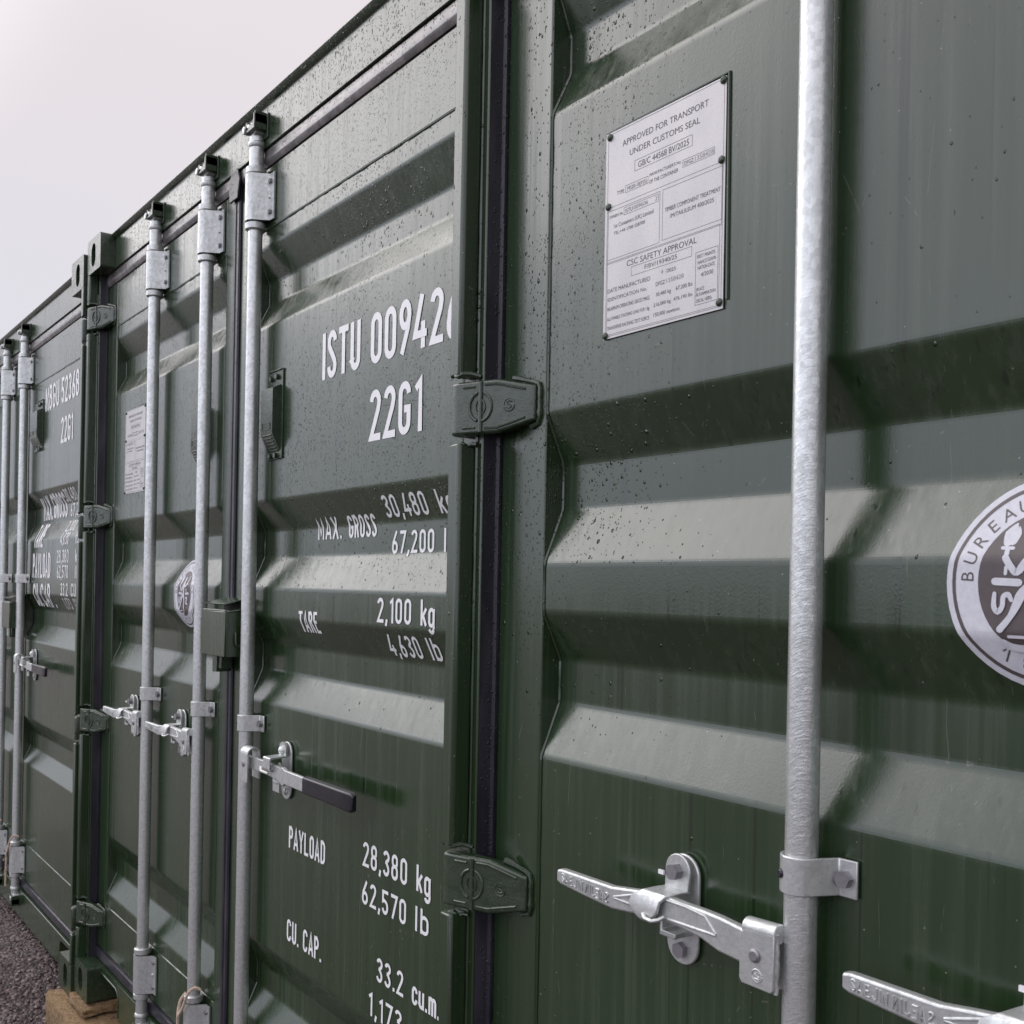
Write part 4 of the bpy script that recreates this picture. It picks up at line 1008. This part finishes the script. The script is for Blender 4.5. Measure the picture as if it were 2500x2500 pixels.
# ------------------------------------------------------------------ ground, blocks, stones
GZ = -.165
gm = MB(); import mathutils
xs = [-600, -200, -60, -30, -15, -8, -5]+[-4+.06*i for i in range(72)]+[.5, 1.2, 2, 3, 4.5, 7, 12, 25, 60, 200, 600]
ys = [-600, -200, -80, -40, -20, -10, -6, -4, -3, -2.2]+[-1.7+.05*i for i in range(37)]+[.3, .8, 2, 4, 7, 12, 30, 80, 200, 600]
nz = mathutils.noise
vs = []
for y_ in ys:
    for x_ in xs:
        near = max(0, 1-abs(x_+1.8)/3.2)*max(0, 1-abs(y_+.5)/2.0)
        h_ = GZ+.012*nz.noise((x_*2.1, y_*2.1, 0))+.012*near*nz.noise((x_*9, y_*9, 3))
        # the gravel is banked up against the row towards the left
        bank = max(0, min(1, (-.05-x_)/.5))*max(0, min(1, (y_+1.4)/1.3)); h_ += .105*bank
        vs.append((x_, y_, min(h_, -.045)))
nx = len(xs); gm.add(vs, [[j*nx+i, j*nx+i+1, (j+1)*nx+i+1, (j+1)*nx+i] for j in range(len(ys)-1) for i in range(nx-1)])
gr = obj('ground', gm, GRAVEL, None, smooth=0)
for p in gr.data.polygons: p.use_smooth = True
gr['kind'] = 'structure'
def rough_block(w, d, h, seed, n=(14, 8, 5)):
    rnd = random.Random(seed); bm = bmesh.new(); bmesh.ops.create_cube(bm, size=1)
    bmesh.ops.subdivide_edges(bm, edges=bm.edges[:], cuts=7, use_grid_fill=True)
    for v in bm.verts:
        c = v.co.copy(); v.co = Vector((c.x*w, c.y*d, c.z*h))
        k = nz.noise_vector(v.co*24+Vector((seed, 0, 0)))*.0065+nz.noise_vector(v.co*70+Vector((seed, 5, 0)))*.003; v.co += k
        e_ = sum(abs(abs(a)-.5) < .01 for a in c)
        if e_ >= 2: v.co -= Vector((math.copysign(.006, c.x), math.copysign(.006, c.y), math.copysign(.005, c.z)))*rnd.uniform(.3, 1)
    for f in bm.faces: f.smooth = True
    me = bpy.data.meshes.new('block'); bm.to_mesh(me); bm.free(); return me
lo = obj('concrete_block', rough_block(.52, .36, .13, 3), SLAB, None, loc=(.105, .120, -.104), smooth=0)
tag(lo, 'mossy yellow concrete block bedded in the gravel under the corner of two containers', 'block')
up_ = obj('packing_slab', rough_block(.190, .30, .030, 9), SLAB, None, loc=(.098, .128, -.0195), smooth=0)
tag(up_, 'thin yellowish slab packed between the concrete block and the corner casting of the ISTU container', 'slab')
for i, (xx, zz, lb) in enumerate(((2.47, -.030, 'yellow concrete block under the corner where the ISTU and the nearest container meet'),)):
    o = obj('concrete_block', rough_block(.50, .36, .145, 20+i), SLAB, None, loc=(xx, .04, -.075), smooth=0); tag(o, lb, 'block')
# loose stones lying on the gravel, too many to count
st = MB(); rnd = random.Random(4)
for i in range(5200):
    x_ = rnd.uniform(-2.9, .45); y_ = rnd.uniform(-.75, .06) if rnd.random() < .8 else rnd.uniform(-1.6, -.7)
    near = max(0, 1-abs(x_+1.8)/3.2)*max(0, 1-abs(y_+.5)/2.0)
    h_ = GZ+.012*nz.noise((x_*2.1, y_*2.1, 0))+.012*near*nz.noise((x_*9, y_*9, 3))+.105*max(0, min(1, (-.05-x_)/.5))*max(0, min(1, (y_+1.4)/1.3)); h_ = min(h_, -.045)
    s_ = rnd.uniform(.003, .008)*(1.6 if rnd.random() < .08 else 1)
    P = [Vector(p) for p in ((1, 0, 0), (-1, 0, 0), (0, 1, 0), (0, -1, 0), (0, 0, .7), (0, 0, -.7))]
    a = rnd.uniform(0, 6.3); ca, sa = math.cos(a), math.sin(a)
    vs = []
    for p in P:
        p = Vector((p.x*rnd.uniform(.7, 1.3), p.y*rnd.uniform(.6, 1.1), p.z*rnd.uniform(.6, 1.2)))*s_; vs.append((x_+p.x*ca-p.y*sa, y_+p.x*sa+p.y*ca, h_+p.z+s_*.3))
    st.add(vs, [[0, 2, 4], [2, 1, 4], [1, 3, 4], [3, 0, 4], [2, 0, 5], [1, 2, 5], [3, 1, 5], [0, 3, 5]])
so_ = obj('loose_gravel', st, STONE, None, smooth=0); tag(so_, 'small wet stones scattered over the dark gravel', 'gravel', kind='stuff')
